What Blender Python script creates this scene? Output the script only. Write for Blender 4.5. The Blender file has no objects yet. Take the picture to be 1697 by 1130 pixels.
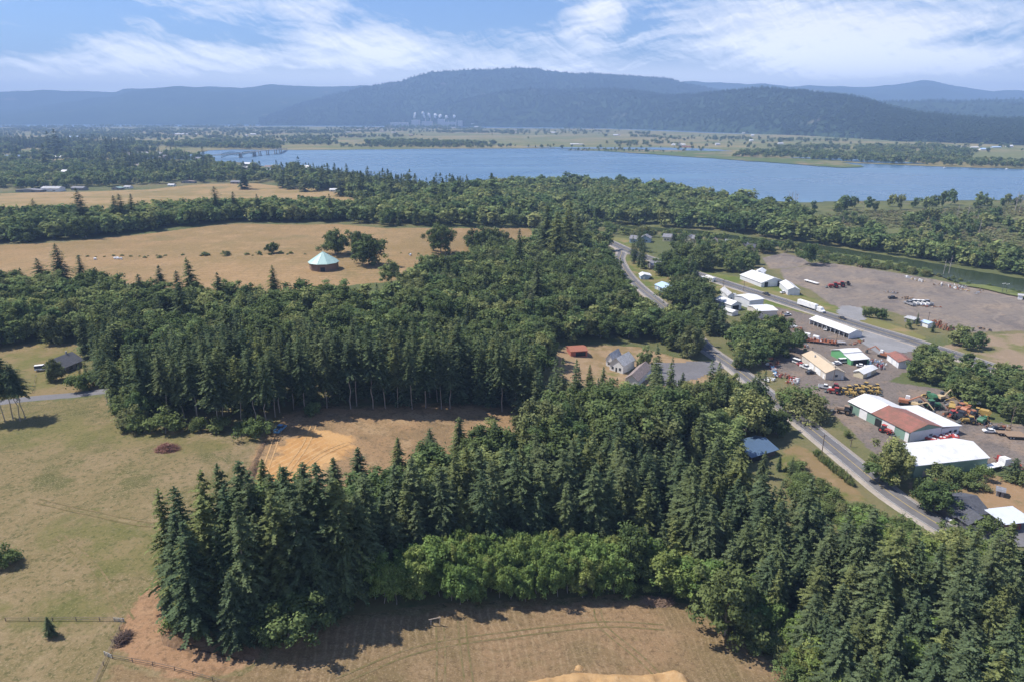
import bpy, math, random
import numpy as np
from mathutils import Vector, Matrix
C = bpy.context.scene.collection
SC = bpy.context.scene
R = math.radians
rng = np.random.default_rng(7)
random.seed(7)

# ------------------------------------------------------------------ camera, light, sky
H = 115.0                       # camera height above the road level
FPX = 1131.0                    # focal length in photo pixels (photo 1697 x 1130)
PITCH = math.atan(375.0/FPX)    # horizon lies 375 px above the middle of the photo
CP, SP = math.cos(PITCH), math.sin(PITCH)
cam_d = bpy.data.cameras.new('camera'); cam = bpy.data.objects.new('camera', cam_d); C.objects.link(cam)
cam.location = (0, 0, H); cam.rotation_euler = (math.pi/2-PITCH, 0, 0)
cam_d.sensor_width = 36.0; cam_d.lens = 36.0*FPX/1697.0
cam_d.clip_start = 1.0; cam_d.clip_end = 60000.0
SC.camera = cam

SUN_EL, SUN_AZ = R(56), R(13)   # sun stands to the left, a little beyond the scene
sdir = Vector((-math.cos(SUN_AZ)*math.cos(SUN_EL), math.sin(SUN_AZ)*math.cos(SUN_EL), math.sin(SUN_EL)))
sl = bpy.data.lights.new('sun', 'SUN'); sun = bpy.data.objects.new('sun', sl); C.objects.link(sun)
sl.energy = 4.3; sl.angle = R(0.5); sl.color = (1.0, 0.945, 0.86)
sun.rotation_euler = sdir.to_track_quat('Z', 'Y').to_euler()
SC.view_settings.view_transform = 'Standard'; SC.view_settings.look = 'None'
SC.view_settings.exposure = 0.72; SC.view_settings.gamma = 1.0
SC.render.engine = 'CYCLES'
cy = SC.cycles
cy.use_denoising = True; cy.max_bounces = 4; cy.diffuse_bounces = 3; cy.glossy_bounces = 2
cy.transmission_bounces = 2; cy.transparent_max_bounces = 8; cy.volume_bounces = 0
cy.use_adaptive_sampling = True; cy.adaptive_threshold = 0.02
cy.sample_clamp_indirect = 4.0

def raydir(px, py):
    a = (px-848.5)/FPX; b = (565-py)/FPX
    return a, CP+b*SP, -SP+b*CP          # right, forward, up
def uv(px, py):
    a, f, u = raydir(px, py); return a/f, u/f

class NT:
    """small helper round a node tree"""
    def __init__(s, t): s.t = t; s.n = t.nodes; s.l = t.links
    def new(s, typ, **kw):
        n = s.n.new(typ)
        for k, v in kw.items(): setattr(n, k, v)
        return n
    def link(s, a, b): s.l.new(a, b)
    def put(s, sock, v):
        if isinstance(v, bpy.types.NodeSocket): s.l.new(v, sock)
        else:
            if hasattr(sock.default_value, '__len__') and not hasattr(v, '__len__'): v = (v, v, v)
            if hasattr(sock.default_value, '__len__') and len(sock.default_value) == 4 and len(v) == 3: v = (*v, 1)
            sock.default_value = v
    def math(s, op, a, b=None, c=None, clamp=False):
        n = s.new('ShaderNodeMath', operation=op, use_clamp=clamp)
        for i, v in enumerate((a, b, c)):
            if v is not None: s.put(n.inputs[i], v)
        return n.outputs[0]
    def vmath(s, op, a, b=None):
        n = s.new('ShaderNodeVectorMath', operation=op)
        s.put(n.inputs[0], a)
        if b is not None: s.put(n.inputs[1], b)
        return n.outputs[0]
    def mix(s, f, a, b, mode='MIX'):
        n = s.new('ShaderNodeMix', data_type='RGBA', blend_type=mode)
        s.put(n.inputs[0], f); s.put(n.inputs[6], a); s.put(n.inputs[7], b)
        return n.outputs[2]
    def step(s, v, lo, hi, smooth=True):
        n = s.new('ShaderNodeMapRange', interpolation_type='SMOOTHSTEP' if smooth else 'LINEAR')
        s.put(n.inputs[0], v); n.inputs[1].default_value = lo; n.inputs[2].default_value = hi
        return n.outputs[0]
    def noise(s, vec, scale, detail=3, rough=0.55, dist=0.0):
        n = s.new('ShaderNodeTexNoise'); s.put(n.inputs['Vector'], vec)
        n.inputs['Scale'].default_value = scale; n.inputs['Detail'].default_value = detail
        n.inputs['Roughness'].default_value = rough; n.inputs['Distortion'].default_value = dist
        return n.outputs[0]

def make_world():
    w = bpy.data.worlds.new('World'); SC.world = w; w.use_nodes = True
    t = NT(w.node_tree); t.n.clear()
    sky = t.new('ShaderNodeTexSky', sky_type='NISHITA'); sky.sun_disc = False
    sky.sun_elevation = SUN_EL; sky.sun_rotation = R(-77); sky.altitude = 100; sky.air_density = 1.0; sky.dust_density = 0.6; sky.ozone_density = 2.0
    geo = t.new('ShaderNodeTexCoord'); sep = t.new('ShaderNodeSeparateXYZ'); t.link(geo.outputs['Generated'], sep.inputs[0])
    dy = t.math('MAXIMUM', t.math('ABSOLUTE', sep.outputs[1]), 0.25)
    u = t.math('DIVIDE', sep.outputs[0], dy); v = t.math('DIVIDE', sep.outputs[2], dy)
    comb = t.new('ShaderNodeCombineXYZ'); t.put(comb.inputs[0], u); t.put(comb.inputs[1], v)
    P = comb.outputs[0]
    # cirrus: fine fibres drawn out along the wind, warped, gathered by broad banks
    def warped(vec, sc, ax, ay, seed):
        wn = t.new('ShaderNodeTexNoise'); t.put(wn.inputs['Vector'], t.vmath('ADD', vec, (seed, seed*.3, 0))); wn.inputs['Scale'].default_value = sc; wn.inputs['Detail'].default_value = 5; wn.inputs['Roughness'].default_value = .6
        return t.vmath('ADD', vec, t.vmath('MULTIPLY', t.vmath('SUBTRACT', wn.outputs[1], (0.5, 0.5, 0.5)), (ax, ay, 0)))
    Pw = warped(P, 6.0, .14, .05, 1.0)
    def streak(vec, rot, sx, sy, scale, det, rough, off):
        m = t.new('ShaderNodeMapping', vector_type='TEXTURE'); t.put(m.inputs[0], vec)
        m.inputs['Rotation'].default_value = (0, 0, R(rot)); m.inputs['Scale'].default_value = (1/sx, 1/sy, 1); m.inputs['Location'].default_value = (off, off*.7, off)
        return t.noise(m.outputs[0], scale, det, rough, 0.15)
    Pf = warped(P, 3.0, .20, .10, 4.0)
    left = t.step(u, 0.10, -0.35)
    f1 = streak(Pf, -14, 2.2, 22, 3.0, 12, 0.66, 2.3)     # fibres falling to the right
    f2 = streak(Pf, 12, 2.0, 20, 3.2, 12, 0.66, 5.1)      # fibres rising to the right
    f3 = streak(Pw, -34, 5.0, 40, 3.0, 10, 0.72, 1.7)     # fine cross fibres
    fib = t.math('ADD', t.math('MULTIPLY', f1, t.math('ADD', .30, t.math('MULTIPLY', left, .25))), t.math('MULTIPLY', f2, t.math('SUBTRACT', .45, t.math('MULTIPLY', left, .25))))
    fib = t.math('ADD', fib, t.math('MULTIPLY', f3, .25))
    bank = streak(Pw, 0, 1.0, 4.0, 2.6, 5, 0.55, 7.7)
    n = t.math('ADD', t.math('MULTIPLY', t.math('SUBTRACT', fib, .5), 1.35), t.math('ADD', t.math('MULTIPLY', t.math('SUBTRACT', bank, .5), .5), .5))
    def blob(px, py, rx, ry, amp, rot=0):
        cu, cv = uv(px, py)
        d = t.vmath('SUBTRACT', Pw, (cu, cv, 0))
        m = t.new('ShaderNodeMapping'); t.put(m.inputs[0], d)
        m.inputs['Rotation'].default_value = (0, 0, R(rot))
        d2 = t.vmath('DIVIDE', m.outputs[0], (rx/FPX, ry/FPX, 1))
        ln = t.new('ShaderNodeVectorMath', operation='LENGTH'); t.link(d2, ln.inputs[0])
        return t.math('MULTIPLY', t.step(ln.outputs['Value'], 1.0, 0.0), amp)
    for b in CLOUD_BLOBS:
        n = t.math('ADD', n, blob(*b))
    m = t.step(n, 0.36, 0.70, False)
    low = t.step(v, 0.085, 0.035)                # the veil thickens towards the horizon
    m = t.math('MAXIMUM', m, t.math('MULTIPLY', low, 0.88))
    m = t.math('MULTIPLY', m, 0.95)
    up = t.step(sep.outputs[2], 0.75, 0.25)   # keep the zenith clear
    m = t.math('MULTIPLY', m, up)
    blue = t.mix(1.0, sky.outputs[0], SKY_TINT, 'MULTIPLY')
    hz_ = t.math('ADD', 1.0, t.math('MULTIPLY', t.step(v, 0.13, 0.015), 0.75))   # cloud colour brightened low down, offsetting the haze in front
    cc = t.vmath('SCALE', CLOUD_COL); cc.node.inputs['Scale'].default_value = 1.0; t.link(hz_, cc.node.inputs['Scale'])
    col = t.mix(m, blue, cc)
    bg = t.new('ShaderNodeBackground'); t.link(col, bg.inputs[0]); bg.inputs[1].default_value = 0.115
    out = t.new('ShaderNodeOutputWorld'); t.link(bg.outputs[0], out.inputs[0])
SKY_TINT = (0.47, 0.58, 0.80)
CLOUD_COL = (7.5, 7.45, 7.4)
CLOUD_BLOBS = [  # photo px of the middle, radii, amount, tilt: the broad clear gaps and the bright banks
    (110, 25, 250, 55, -0.30, 0), (380, 58, 150, 26, -0.24, -6), (770, 15, 230, 62, -0.42, 0), (1010, 70, 150, 40, -0.10, 20), (510, 122, 110, 26, -0.26, -6), (1640, 60, 150, 34, -0.16, 0), (1090, 45, 90, 60, -0.10, 30), (30, 70, 110, 30, -.15, 0), (700, 128, 300, 14, -.1, 0),
    (260, 112, 440, 46, 0.16, 0), (620, 85, 250, 60, 0.26, -18), (1380, 70, 340, 85, 0.24, 0), (530, 25, 130, 60, 0.14, -35), (1000, 30, 60, 80, 0.20, 40), (1500, 112, 320, 40, 0.16, 0), (900, 105, 300, 26, .14, 0)]
make_world()

# ------------------------------------------------------------------ terrain height and projection
def sstep(t): t = np.clip(t, 0, 1); return t*t*(3-2*t)
def hz(x, y):
    x = np.asarray(x, float); y = np.asarray(y, float)
    a = sstep((78-x)/170.0)
    b = 1-sstep((y-720)/380.0)
    hill = 16*a*b
    w = 1-sstep((y-900)/300.0)
    und = (0.9*np.sin(x*.021+1.3)*np.cos(y*.017+.4)+0.6*np.sin(x*.043+y*.031))*a*w
    return hill+und
def ground(px, py):
    a, f, u = raydir(px, py)
    if u > -1e-4: u = -1e-4
    z = 0.0
    for _ in range(25):
        t = (H-z)/(-u); z = .5*z+.5*float(hz(a*t, f*t))
    t = (H-z)/(-u)
    return np.array([a*t, f*t, float(hz(a*t, f*t))])
def height_at(base, py_top):
    """metres from a base point on the ground up to the photo row py_top"""
    v = uv(848.5, py_top); x, y, z = base
    return H+v[1]*y-z
def project(x, y, z):
    dz = z-H; fwd = y*CP-dz*SP; up = y*SP+dz*CP
    fwd = np.maximum(fwd, 1e-3)
    return 848.5+FPX*x/fwd, 565-FPX*up/fwd, fwd
def poly_w(pts): return np.array([ground(*p)[:2] for p in pts])
def inside(pts, poly):
    x, y = pts[:, 0], pts[:, 1]; r = np.zeros(len(pts), bool); n = len(poly); j = n-1
    for i in range(n):
        xi, yi = poly[i]; xj, yj = poly[j]
        c = ((yi > y) != (yj > y)) & (x < (xj-xi)*(y-yi)/(yj-yi+1e-12)+xi)
        r ^= c; j = i
    return r
def sdist(pts, poly):
    """signed distance to a polygon, positive inside"""
    d = np.full(len(pts), 1e9); n = len(poly)
    for i in range(n):
        a = poly[i]; b = poly[(i+1) % n]; ab = b-a
        t = np.clip(((pts-a)@ab)/max(ab@ab, 1e-9), 0, 1)
        d = np.minimum(d, np.hypot(*(pts-(a+t[:, None]*ab)).T))
    return np.where(inside(pts, poly), d, -d)

# ------------------------------------------------------------------ object helpers
def tag(o, label=None, cat=None, group=None, kind=None):
    for k, v in (('label', label), ('category', cat), ('group', group), ('kind', kind)):
        if v: o[k] = v
    return o
def empty(name, loc, rz=0.0, label=None, cat=None, group=None):
    o = bpy.data.objects.new(name, None); C.objects.link(o); o.location = loc; o.rotation_euler = (0, 0, rz)
    o.empty_display_size = 1.0
    return tag(o, label, cat, group)
def link(name, me, parent=None):
    o = bpy.data.objects.new(name, me); C.objects.link(o)
    if parent: o.parent = parent
    return o
def np_mesh(name, v, q, mats, midx=None, attrs=None, smooth=False):
    """mesh from numpy arrays; q is Nx4 or Nx3"""
    me = bpy.data.meshes.new(name); k = q.shape[1]
    me.vertices.add(len(v)); me.vertices.foreach_set('co', np.ascontiguousarray(v, np.float32).ravel())
    me.loops.add(q.size); me.loops.foreach_set('vertex_index', np.ascontiguousarray(q, np.int32).ravel())
    me.polygons.add(len(q)); me.polygons.foreach_set('loop_start', np.arange(0, q.size, k, dtype=np.int32))
    if midx is not None: me.polygons.foreach_set('material_index', np.ascontiguousarray(midx, np.int32))
    for m in (mats if isinstance(mats, (list, tuple)) else [mats]): me.materials.append(m)
    me.update(calc_edges=True)
    for nm, (dom, arr) in (attrs or {}).items():
        at = me.attributes.new(nm, 'FLOAT', dom); at.data.foreach_set('value', np.ascontiguousarray(arr, np.float32))
    if smooth: me.polygons.foreach_set('use_smooth', np.ones(len(q), bool))
    return me
class MB:
    """collects simple shapes for ONE mesh"""
    def __init__(s): s.v = []; s.f = []
    def add(s, vs, fs):
        n = len(s.v); s.v += [tuple(map(float, p)) for p in vs]; s.f += [[i+n for i in f] for f in fs]; return s
    def box(s, x, y, z, sx, sy, sz, rz=0.0, taper=1.0, ry=0.0):
        """centre x,y, bottom z"""
        vs = []
        for k, h in ((1, 0), (taper, sz)):
            for a, b in ((-1, -1), (1, -1), (1, 1), (-1, 1)):
                px, py, pz = a*sx/2*k, b*sy/2*k, h
                if ry: px, pz = px*math.cos(ry)+pz*math.sin(ry), -px*math.sin(ry)+pz*math.cos(ry)
                vs.append((x+px*math.cos(rz)-py*math.sin(rz), y+px*math.sin(rz)+py*math.cos(rz), z+pz))
        return s.add(vs, [(3, 2, 1, 0), (4, 5, 6, 7), (0, 1, 5, 4), (1, 2, 6, 5), (2, 3, 7, 6), (3, 0, 4, 7)])
    def prism(s, prof, y0, y1, ax='y'):
        """profile of (x,z) pairs, counter-clockwise, swept from y0 to y1"""
        n = len(prof)
        mk = (lambda a, b, t: (a, t, b)) if ax == 'y' else (lambda a, b, t: (t, a, b))
        vs = [mk(a, b, y0) for a, b in prof]+[mk(a, b, y1) for a, b in prof]
        fs = [tuple(range(n)), tuple(range(2*n-1, n-1, -1))]+[(i, i+n, (i+1) % n+n, (i+1) % n) for i in range(n)]
        return s.add(vs, fs)
    def tube(s, p, q, r0, r1=None, n=8):
        r1 = r0 if r1 is None else r1
        p, q = Vector(p), Vector(q); d = (q-p).normalized()
        a = d.orthogonal().normalized(); b = d.cross(a)
        vs = [c+(a*math.cos(2*math.pi*i/n)+b*math.sin(2*math.pi*i/n))*r for c, r in ((p, r0), (q, r1)) for i in range(n)]
        fs = [(i, (i+1) % n, (i+1) % n+n, i+n) for i in range(n)]+[tuple(range(n-1, -1, -1)), tuple(range(n, 2*n))]
        return s.add(vs, fs)
    def slab(s, quad, th):
        """four corners, extruded up by th along z"""
        lo = [tuple(c) for c in quad]; hi = [(c[0], c[1], c[2]+th) for c in quad]
        return s.add(lo+hi, [(3, 2, 1, 0), (4, 5, 6, 7), (0, 1, 5, 4), (1, 2, 6, 5), (2, 3, 7, 6), (3, 0, 4, 7)])
    def mesh(s, name, mat):
        me = bpy.data.meshes.new(name); me.from_pydata(s.v, [], s.f); me.materials.append(mat); me.update()
        return me
    def build(s, name, mat, parent=None): return link(name, s.mesh(name, mat), parent)
def copy_thing(root, loc, rz, label=None, group=None, scale=None):
    r = root.copy(); C.objects.link(r); r.location = loc; r.rotation_euler = (0, 0, rz)
    if label: r['label'] = label
    if group: r['group'] = group
    if scale: r.scale = scale
    for ch in list(root.children):
        c = ch.copy(); C.objects.link(c); c.parent = r
        for g in list(ch.children):
            d = g.copy(); C.objects.link(d); d.parent = c
    return r

# ------------------------------------------------------------------ materials
def new_mat(name):
    m = bpy.data.materials.new(name); m.use_nodes = True
    t = NT(m.node_tree); b = t.n['Principled BSDF']
    return m, t, b
def pos(t): return t.new('ShaderNodeNewGeometry').outputs['Position']
def ocoord(t): return t.new('ShaderNodeTexCoord').outputs['Object']
_pm = {}
def paint(name, col, rough=0.55, metal=0.0, dirt=0.25, scale=0.6):
    """painted or plain surface, a little weathered"""
    if name in _pm: return _pm[name]
    m, t, b = new_mat(name)
    p = pos(t); n1 = t.noise(p, scale, 5, .6); n2 = t.noise(p, scale*6, 3, .6)
    f = t.math('MULTIPLY', t.step(t.math('ADD', t.math('MULTIPLY', n1, .6), t.math('MULTIPLY', n2, .4)), .42, .68), dirt)
    c = t.mix(f, col, tuple(x*.45+.03 for x in col))
    t.link(c, b.inputs['Base Color']); b.inputs['Roughness'].default_value = rough; b.inputs['Metallic'].default_value = metal
    b.inputs['Specular IOR Level'].default_value = 0.3
    _pm[name] = m; return m
def ribbed(name, col, axis=0, pitch=0.9, rough=0.45, rust=None, dirt=.2):
    """sheet-metal roofing or siding: ribs along one object axis"""
    if name in _pm: return _pm[name]
    m, t, b = new_mat(name)
    o = ocoord(t); sp = t.new('ShaderNodeSeparateXYZ'); t.link(o, sp.inputs[0])
    fr = t.math('FRACT', t.math('DIVIDE', sp.outputs[axis], pitch)); rib = t.step(t.math('ABSOLUTE', t.math('SUBTRACT', fr, .5)), .36, .5)
    n1 = t.noise(o, .35, 5, .65); n2 = t.noise(o, 3.0, 3, .6)
    c = t.mix(t.math('MULTIPLY', t.step(n1, .45, .7), dirt), col, tuple(x*.5+.02 for x in col))
    if rust: c = t.mix(t.step(t.math('ADD', n1, t.math('MULTIPLY', n2, .35)), .55, .78), c, rust)
    c = t.mix(t.math('MULTIPLY', rib, .22), c, tuple(x*.5 for x in col))
    t.link(c, b.inputs['Base Color']); b.inputs['Roughness'].default_value = rough; b.inputs['Specular IOR Level'].default_value = .3
    bp = t.new('ShaderNodeBump'); bp.inputs['Strength'].default_value = .5; bp.inputs['Distance'].default_value = .05
    t.link(rib, bp.inputs['Height']); t.link(bp.outputs[0], b.inputs['Normal'])
    _pm[name] = m; return m
def shingle(name, col):
    if name in _pm: return _pm[name]
    m, t, b = new_mat(name); o = ocoord(t)
    br = t.new('ShaderNodeTexBrick'); t.link(o, br.inputs[0]); br.inputs['Scale'].default_value = 1.0
    br.inputs['Color1'].default_value = (*[x*.8 for x in col], 1); br.inputs['Color2'].default_value = (*[x*1.25 for x in col], 1); br.inputs['Mortar'].default_value = (*[x*.5 for x in col], 1)
    br.inputs['Brick Width'].default_value = .6; br.inputs['Row Height'].default_value = .3; br.inputs['Mortar Size'].default_value = .02
    n = t.noise(o, .5, 5, .6)
    c = t.mix(t.math('MULTIPLY', t.step(n, .4, .7), .5), br.outputs[0], tuple(x*.6 for x in col))
    t.link(c, b.inputs['Base Color']); b.inputs['Roughness'].default_value = .85
    _pm[name] = m; return m
def boards(name, col, axis=0, pitch=.25):
    return ribbed(name, col, axis, pitch, .8, None, .6)
def leaf_mat(name, c0, c1, c2, trans=.2):
    """foliage: tone differs from leaf spray to leaf spray and from tree to tree"""
    m, t, b = new_mat(name)
    at = t.new('ShaderNodeAttribute', attribute_name='tone'); ar = t.new('ShaderNodeAttribute', attribute_name='rnd')
    oi = t.new('ShaderNodeObjectInfo')
    r = t.math('FRACT', t.math('ADD', ar.outputs['Fac'], oi.outputs['Random']))
    r2 = t.math('FRACT', t.math('MULTIPLY', r, 7.31))
    c = t.mix(t.step(r, .1, .9, False), c0, c1)
    c = t.mix(t.step(r2, .62, 1.0), c, c2)
    n = t.noise(pos(t), .35, 2, .5)
    br = t.math('ADD', t.math('MULTIPLY', at.outputs['Fac'], .45), t.math('ADD', .55, t.math('MULTIPLY', n, .6)))
    hsv = t.new('ShaderNodeHueSaturation'); t.link(c, hsv.inputs['Color']); t.put(hsv.inputs['Value'], br)
    t.put(hsv.inputs['Hue'], t.math('ADD', .480, t.math('MULTIPLY', r2, .028)))
    d = t.new('ShaderNodeBsdfDiffuse'); t.link(hsv.outputs[0], d.inputs[0])
    tr = t.new('ShaderNodeBsdfTranslucent'); t.link(hsv.outputs[0], tr.inputs[0])
    mx = t.new('ShaderNodeMixShader'); mx.inputs[0].default_value = trans
    t.link(d.outputs[0], mx.inputs[1]); t.link(tr.outputs[0], mx.inputs[2])
    t.n.remove(b); t.link(mx.outputs[0], t.n['Material Output'].inputs[0])
    return m
M_FIR = leaf_mat('fir_needles', (.100, .145, .076), (.148, .190, .090), (.205, .225, .085), .28)
M_ALDER = leaf_mat('alder_leaves', (.125, .195, .078), (.225, .285, .110), (.320, .330, .130), .38)
M_YOUNG = leaf_mat('young_alder_leaves', (.185, .290, .092), (.245, .335, .105), (.330, .360, .120), .45)
M_MAPLE = leaf_mat('maple_leaves', (.100, .148, .056), (.130, .175, .066), (.180, .195, .085), .24)
M_SHRUB = leaf_mat('shrub_leaves', (.150, .215, .078), (.185, .240, .090), (.245, .250, .110), .30)
M_SCRUB = leaf_mat('marsh_scrub_leaves', (.185, .215, .095), (.235, .240, .115), (.285, .240, .140), .28)
M_DRYTREE = leaf_mat('bare_twigs', (.15, .125, .095), (.17, .15, .11), (.12, .13, .075), .1)
def bark():
    m, t, b = new_mat('bark'); p = pos(t); n = t.noise(p, 1.4, 4, .6)
    t.link(t.mix(n, (.14, .11, .085), (.38, .34, .30)), b.inputs['Base Color']); b.inputs['Roughness'].default_value = .9
    return m
M_BARK = bark()

# ------------------------------------------------------------------ ground materials
def ground_group():
    g = bpy.data.node_groups.new('ground_base', 'ShaderNodeTree')
    g.interface.new_socket('Color', in_out='OUTPUT', socket_type='NodeSocketColor')
    t = NT(g); o = t.new('NodeGroupOutput'); p = pos(t)
    n1 = t.noise(p, .012, 4, .55); n2 = t.noise(p, .08, 4, .6); n3 = t.noise(p, .9, 4, .7)
    c = t.mix(t.step(n1, .40, .62), (.075, .095, .035), (.150, .130, .065))
    c = t.mix(t.math('MULTIPLY', t.step(n2, .45, .70), .7), c, (.060, .085, .028))
    c = t.mix(t.math('MULTIPLY', t.step(n3, .35, .75), .5), c, (.190, .165, .085))
    t.link(c, o.inputs[0]); return g
G_BASE = ground_group(); G_COL = {}
def ground_mat(name, c0, layers, edge=True, stripes=(), rough=.95, soft=3.0, bump=.35, edge_noise=.25, under=None):
    """soil, grass or gravel: noise layers (colour, scale, lo, hi, amount), mown or driven stripes, ragged edge into the base ground"""
    if name in G_COL: return bpy.data.materials[name]
    sc_ = lambda col: (col[0]*.80, col[1]*.775, col[2]*.74)
    g = bpy.data.node_groups.new(name+'_colour', 'ShaderNodeTree'); g.interface.new_socket('Color', in_out='OUTPUT', socket_type='NodeSocketColor')
    t = NT(g); go = t.new('NodeGroupOutput'); p = pos(t); c = sc_(c0)
    for i, (col, scale, lo, hi, amt) in enumerate(layers):
        off = t.vmath('ADD', p, (i*37.1, i*11.7, 0))
        n = t.noise(off, scale, 5, .62)
        c = t.mix(t.math('MULTIPLY', t.step(n, lo, hi), amt), c, sc_(col))
    for (col, rot, pitch, width, dist, amt) in stripes:
        mp = t.new('ShaderNodeMapping'); mp.vector_type = 'POINT'; t.put(mp.inputs[0], p); mp.inputs['Rotation'].default_value = (0, 0, R(rot))
        wv = t.noise(p, .03, 2, .5)
        sp = t.new('ShaderNodeSeparateXYZ'); t.link(mp.outputs[0], sp.inputs[0])
        x = t.math('ADD', sp.outputs[0], t.math('MULTIPLY', wv, dist))
        fr = t.math('ABSOLUTE', t.math('SUBTRACT', t.math('FRACT', t.math('DIVIDE', x, pitch)), .5))
        k = t.step(fr, width, 0.0)
        br = t.step(t.noise(p, .05, 3, .6), .40, .62); br = t.math('MULTIPLY', br, t.step(t.noise(p, .7, 3, .7), .3, .6))
        c = t.mix(t.math('MULTIPLY', t.math('MULTIPLY', k, br), amt), c, sc_(col))
    t.link(c, go.inputs[0]); G_COL[name] = g
    m, t, b = new_mat(name); p = pos(t); gg = t.new('ShaderNodeGroup'); gg.node_tree = g; c = gg.outputs[0]
    if edge:
        gb = t.new('ShaderNodeGroup'); gb.node_tree = G_COL[under] if under else G_BASE
        at = t.new('ShaderNodeAttribute', attribute_name='edge')
        en = t.math('SUBTRACT', t.noise(p, edge_noise, 5, .65), .5)
        e = t.math('ADD', at.outputs['Fac'], t.math('MULTIPLY', en, soft*3))
        c = t.mix(t.step(e, -soft*.25, soft*.35), gb.outputs[0], c)
    t.link(c, b.inputs['Base Color']) if isinstance(c, bpy.types.NodeSocket) else None
    b.inputs['Roughness'].default_value = rough; b.inputs['Specular IOR Level'].default_value = .1
    if bump:
        bp = t.new('ShaderNodeBump'); bp.inputs['Strength'].default_value = bump; bp.inputs['Distance'].default_value = .5
        t.link(t.noise(p, .8, 5, .7), bp.inputs['Height']); t.link(bp.outputs[0], b.inputs['Normal'])
    return m
def base_mat():
    m, t, b = new_mat('ground'); gb = t.new('ShaderNodeGroup'); gb.node_tree = G_BASE
    t.link(gb.outputs[0], b.inputs['Base Color']); b.inputs['Roughness'].default_value = .95; b.inputs['Specular IOR Level'].default_value = .1
    return m
# the ground: one sheet to the horizon
def axis(lo, hi, step, far_lo, far_hi):
    a = list(np.arange(lo, hi+.1, step)); s = step
    while a[-1] < far_hi: s *= 1.25; a.append(a[-1]+s)
    s = step
    while a[0] > far_lo: s *= 1.25; a.insert(0, a[0]-s)
    return np.array(a)
def grid_mesh(name, xs, ys, zf, mat, attrs=None, keep=None):
    X, Y = np.meshgrid(xs, ys); v = np.column_stack([X.ravel(), Y.ravel(), zf(X.ravel(), Y.ravel())])
    nx, ny = len(xs), len(ys); i = np.arange(nx*ny).reshape(ny, nx)
    q = np.stack([i[:-1, :-1], i[:-1, 1:], i[1:, 1:], i[1:, :-1]], -1).reshape(-1, 4)
    return v, q
gx = axis(-620, 620, 7, -24000, 24000); gy = axis(-120, 1250, 7, -3000, 32000)
v, q = grid_mesh('ground', gx, gy, hz, None)
tag(link('ground', np_mesh('ground', v, q, base_mat(), smooth=True)), kind='structure')

_lift = [0.10]
def sheet(name, px_poly, mat, cell=3.0, margin=3.0, lift=None, world_poly=None, flat=False):
    """a patch of ground cover draped over the terrain, with the distance to its edge kept per vertex"""
    poly = world_poly if world_poly is not None else poly_w(px_poly)
    lo = poly.min(0)-margin-cell; hi = poly.max(0)+margin+cell
    xs = np.arange(lo[0], hi[0], cell); ys = np.arange(lo[1], hi[1], cell)
    if lift is None: _lift[0] += .007; lift = _lift[0]
    v, q = grid_mesh(name, xs, ys, (lambda x, y: hz(x, y)*(0 if flat else 1)+lift), mat)
    d = sdist(v[:, :2], poly)
    k = (d[q] > -margin).any(1); q = q[k]
    if margin > 1 and not flat: v[:, 2] -= (lift+.06)*(1-sstep((d+margin)/(margin*.7)))   # the rim sinks into the ground
    used = np.unique(q); mp = np.full(len(v), -1); mp[used] = np.arange(len(used))
    o = link(name, np_mesh(name, v[used], mp[q], mat, attrs={'edge': ('POINT', d[used])}, smooth=True))
    tag(o, kind='structure'); return o
def flat_poly(name, px_poly, mat, lift, rag=0.0, world=None):
    """a flat outline with clean edges (water, far land), its outline roughened in plan"""
    poly = world if world is not None else poly_w(px_poly); out = []
    for a, b in zip(poly, np.roll(poly, -1, 0)):
        L = np.hypot(*(b-a)); n = max(1, int(L/max(rag*4, 1))) if rag else 1
        n = min(n, 60)
        nrm = np.array([-(b-a)[1], (b-a)[0]])/max(L, 1e-6)
        for k in range(n):
            j = rng.normal(0, rag) if (rag and k) else 0
            out.append(a+(b-a)*k/n+nrm*j)
    me = bpy.data.meshes.new(name); me.from_pydata([(p[0], p[1], lift) for p in out], [], [list(range(len(out)))])
    import bmesh
    bm = bmesh.new(); bm.from_mesh(me); bmesh.ops.triangulate(bm, faces=bm.faces[:])
    for f in bm.faces:
        if f.normal.z < 0: f.normal_flip()
    bm.to_mesh(me); bm.free(); me.materials.append(mat); o = link(name, me); tag(o, kind='structure'); return o

# ------------------------------------------------------------------ water and the far shore
def water_mat(name, col, rough=.12, wscale=.05, strength=.25, streak=(.10, .16, .25), spec=.5):
    m, t, b = new_mat(name); p = pos(t)
    mp = t.new('ShaderNodeMapping'); t.put(mp.inputs[0], p); mp.inputs['Scale'].default_value = (.35, 1.0, 1.0)
    n1 = t.noise(mp.outputs[0], .006, 4, .55, .6); n2 = t.noise(mp.outputs[0], wscale, 4, .6)
    c = t.mix(t.step(n1, .48, .66), col, streak)
    t.link(c, b.inputs['Base Color']); t.put(b.inputs['Roughness'], t.math('ADD', rough, t.math('MULTIPLY', t.step(n1, .4, .7), .12)))
    b.inputs['IOR'].default_value = 1.33; b.inputs['Specular IOR Level'].default_value = spec
    bp = t.new('ShaderNodeBump'); bp.inputs['Strength'].default_value = strength; bp.inputs['Distance'].default_value = 4.0
    t.link(n2, bp.inputs['Height']); t.link(bp.outputs[0], b.inputs['Normal'])
    return m
M_RIVER = water_mat('river_water', (.058, .130, .220), .26, .03, .55, (.100, .185, .280))
M_CANAL = water_mat('slough_water', (.030, .042, .018), .22, .10, .10, (.050, .060, .024), .12)
far_pts = [ground(-400, 206)[:2], ground(2100, 206)[:2]]
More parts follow.
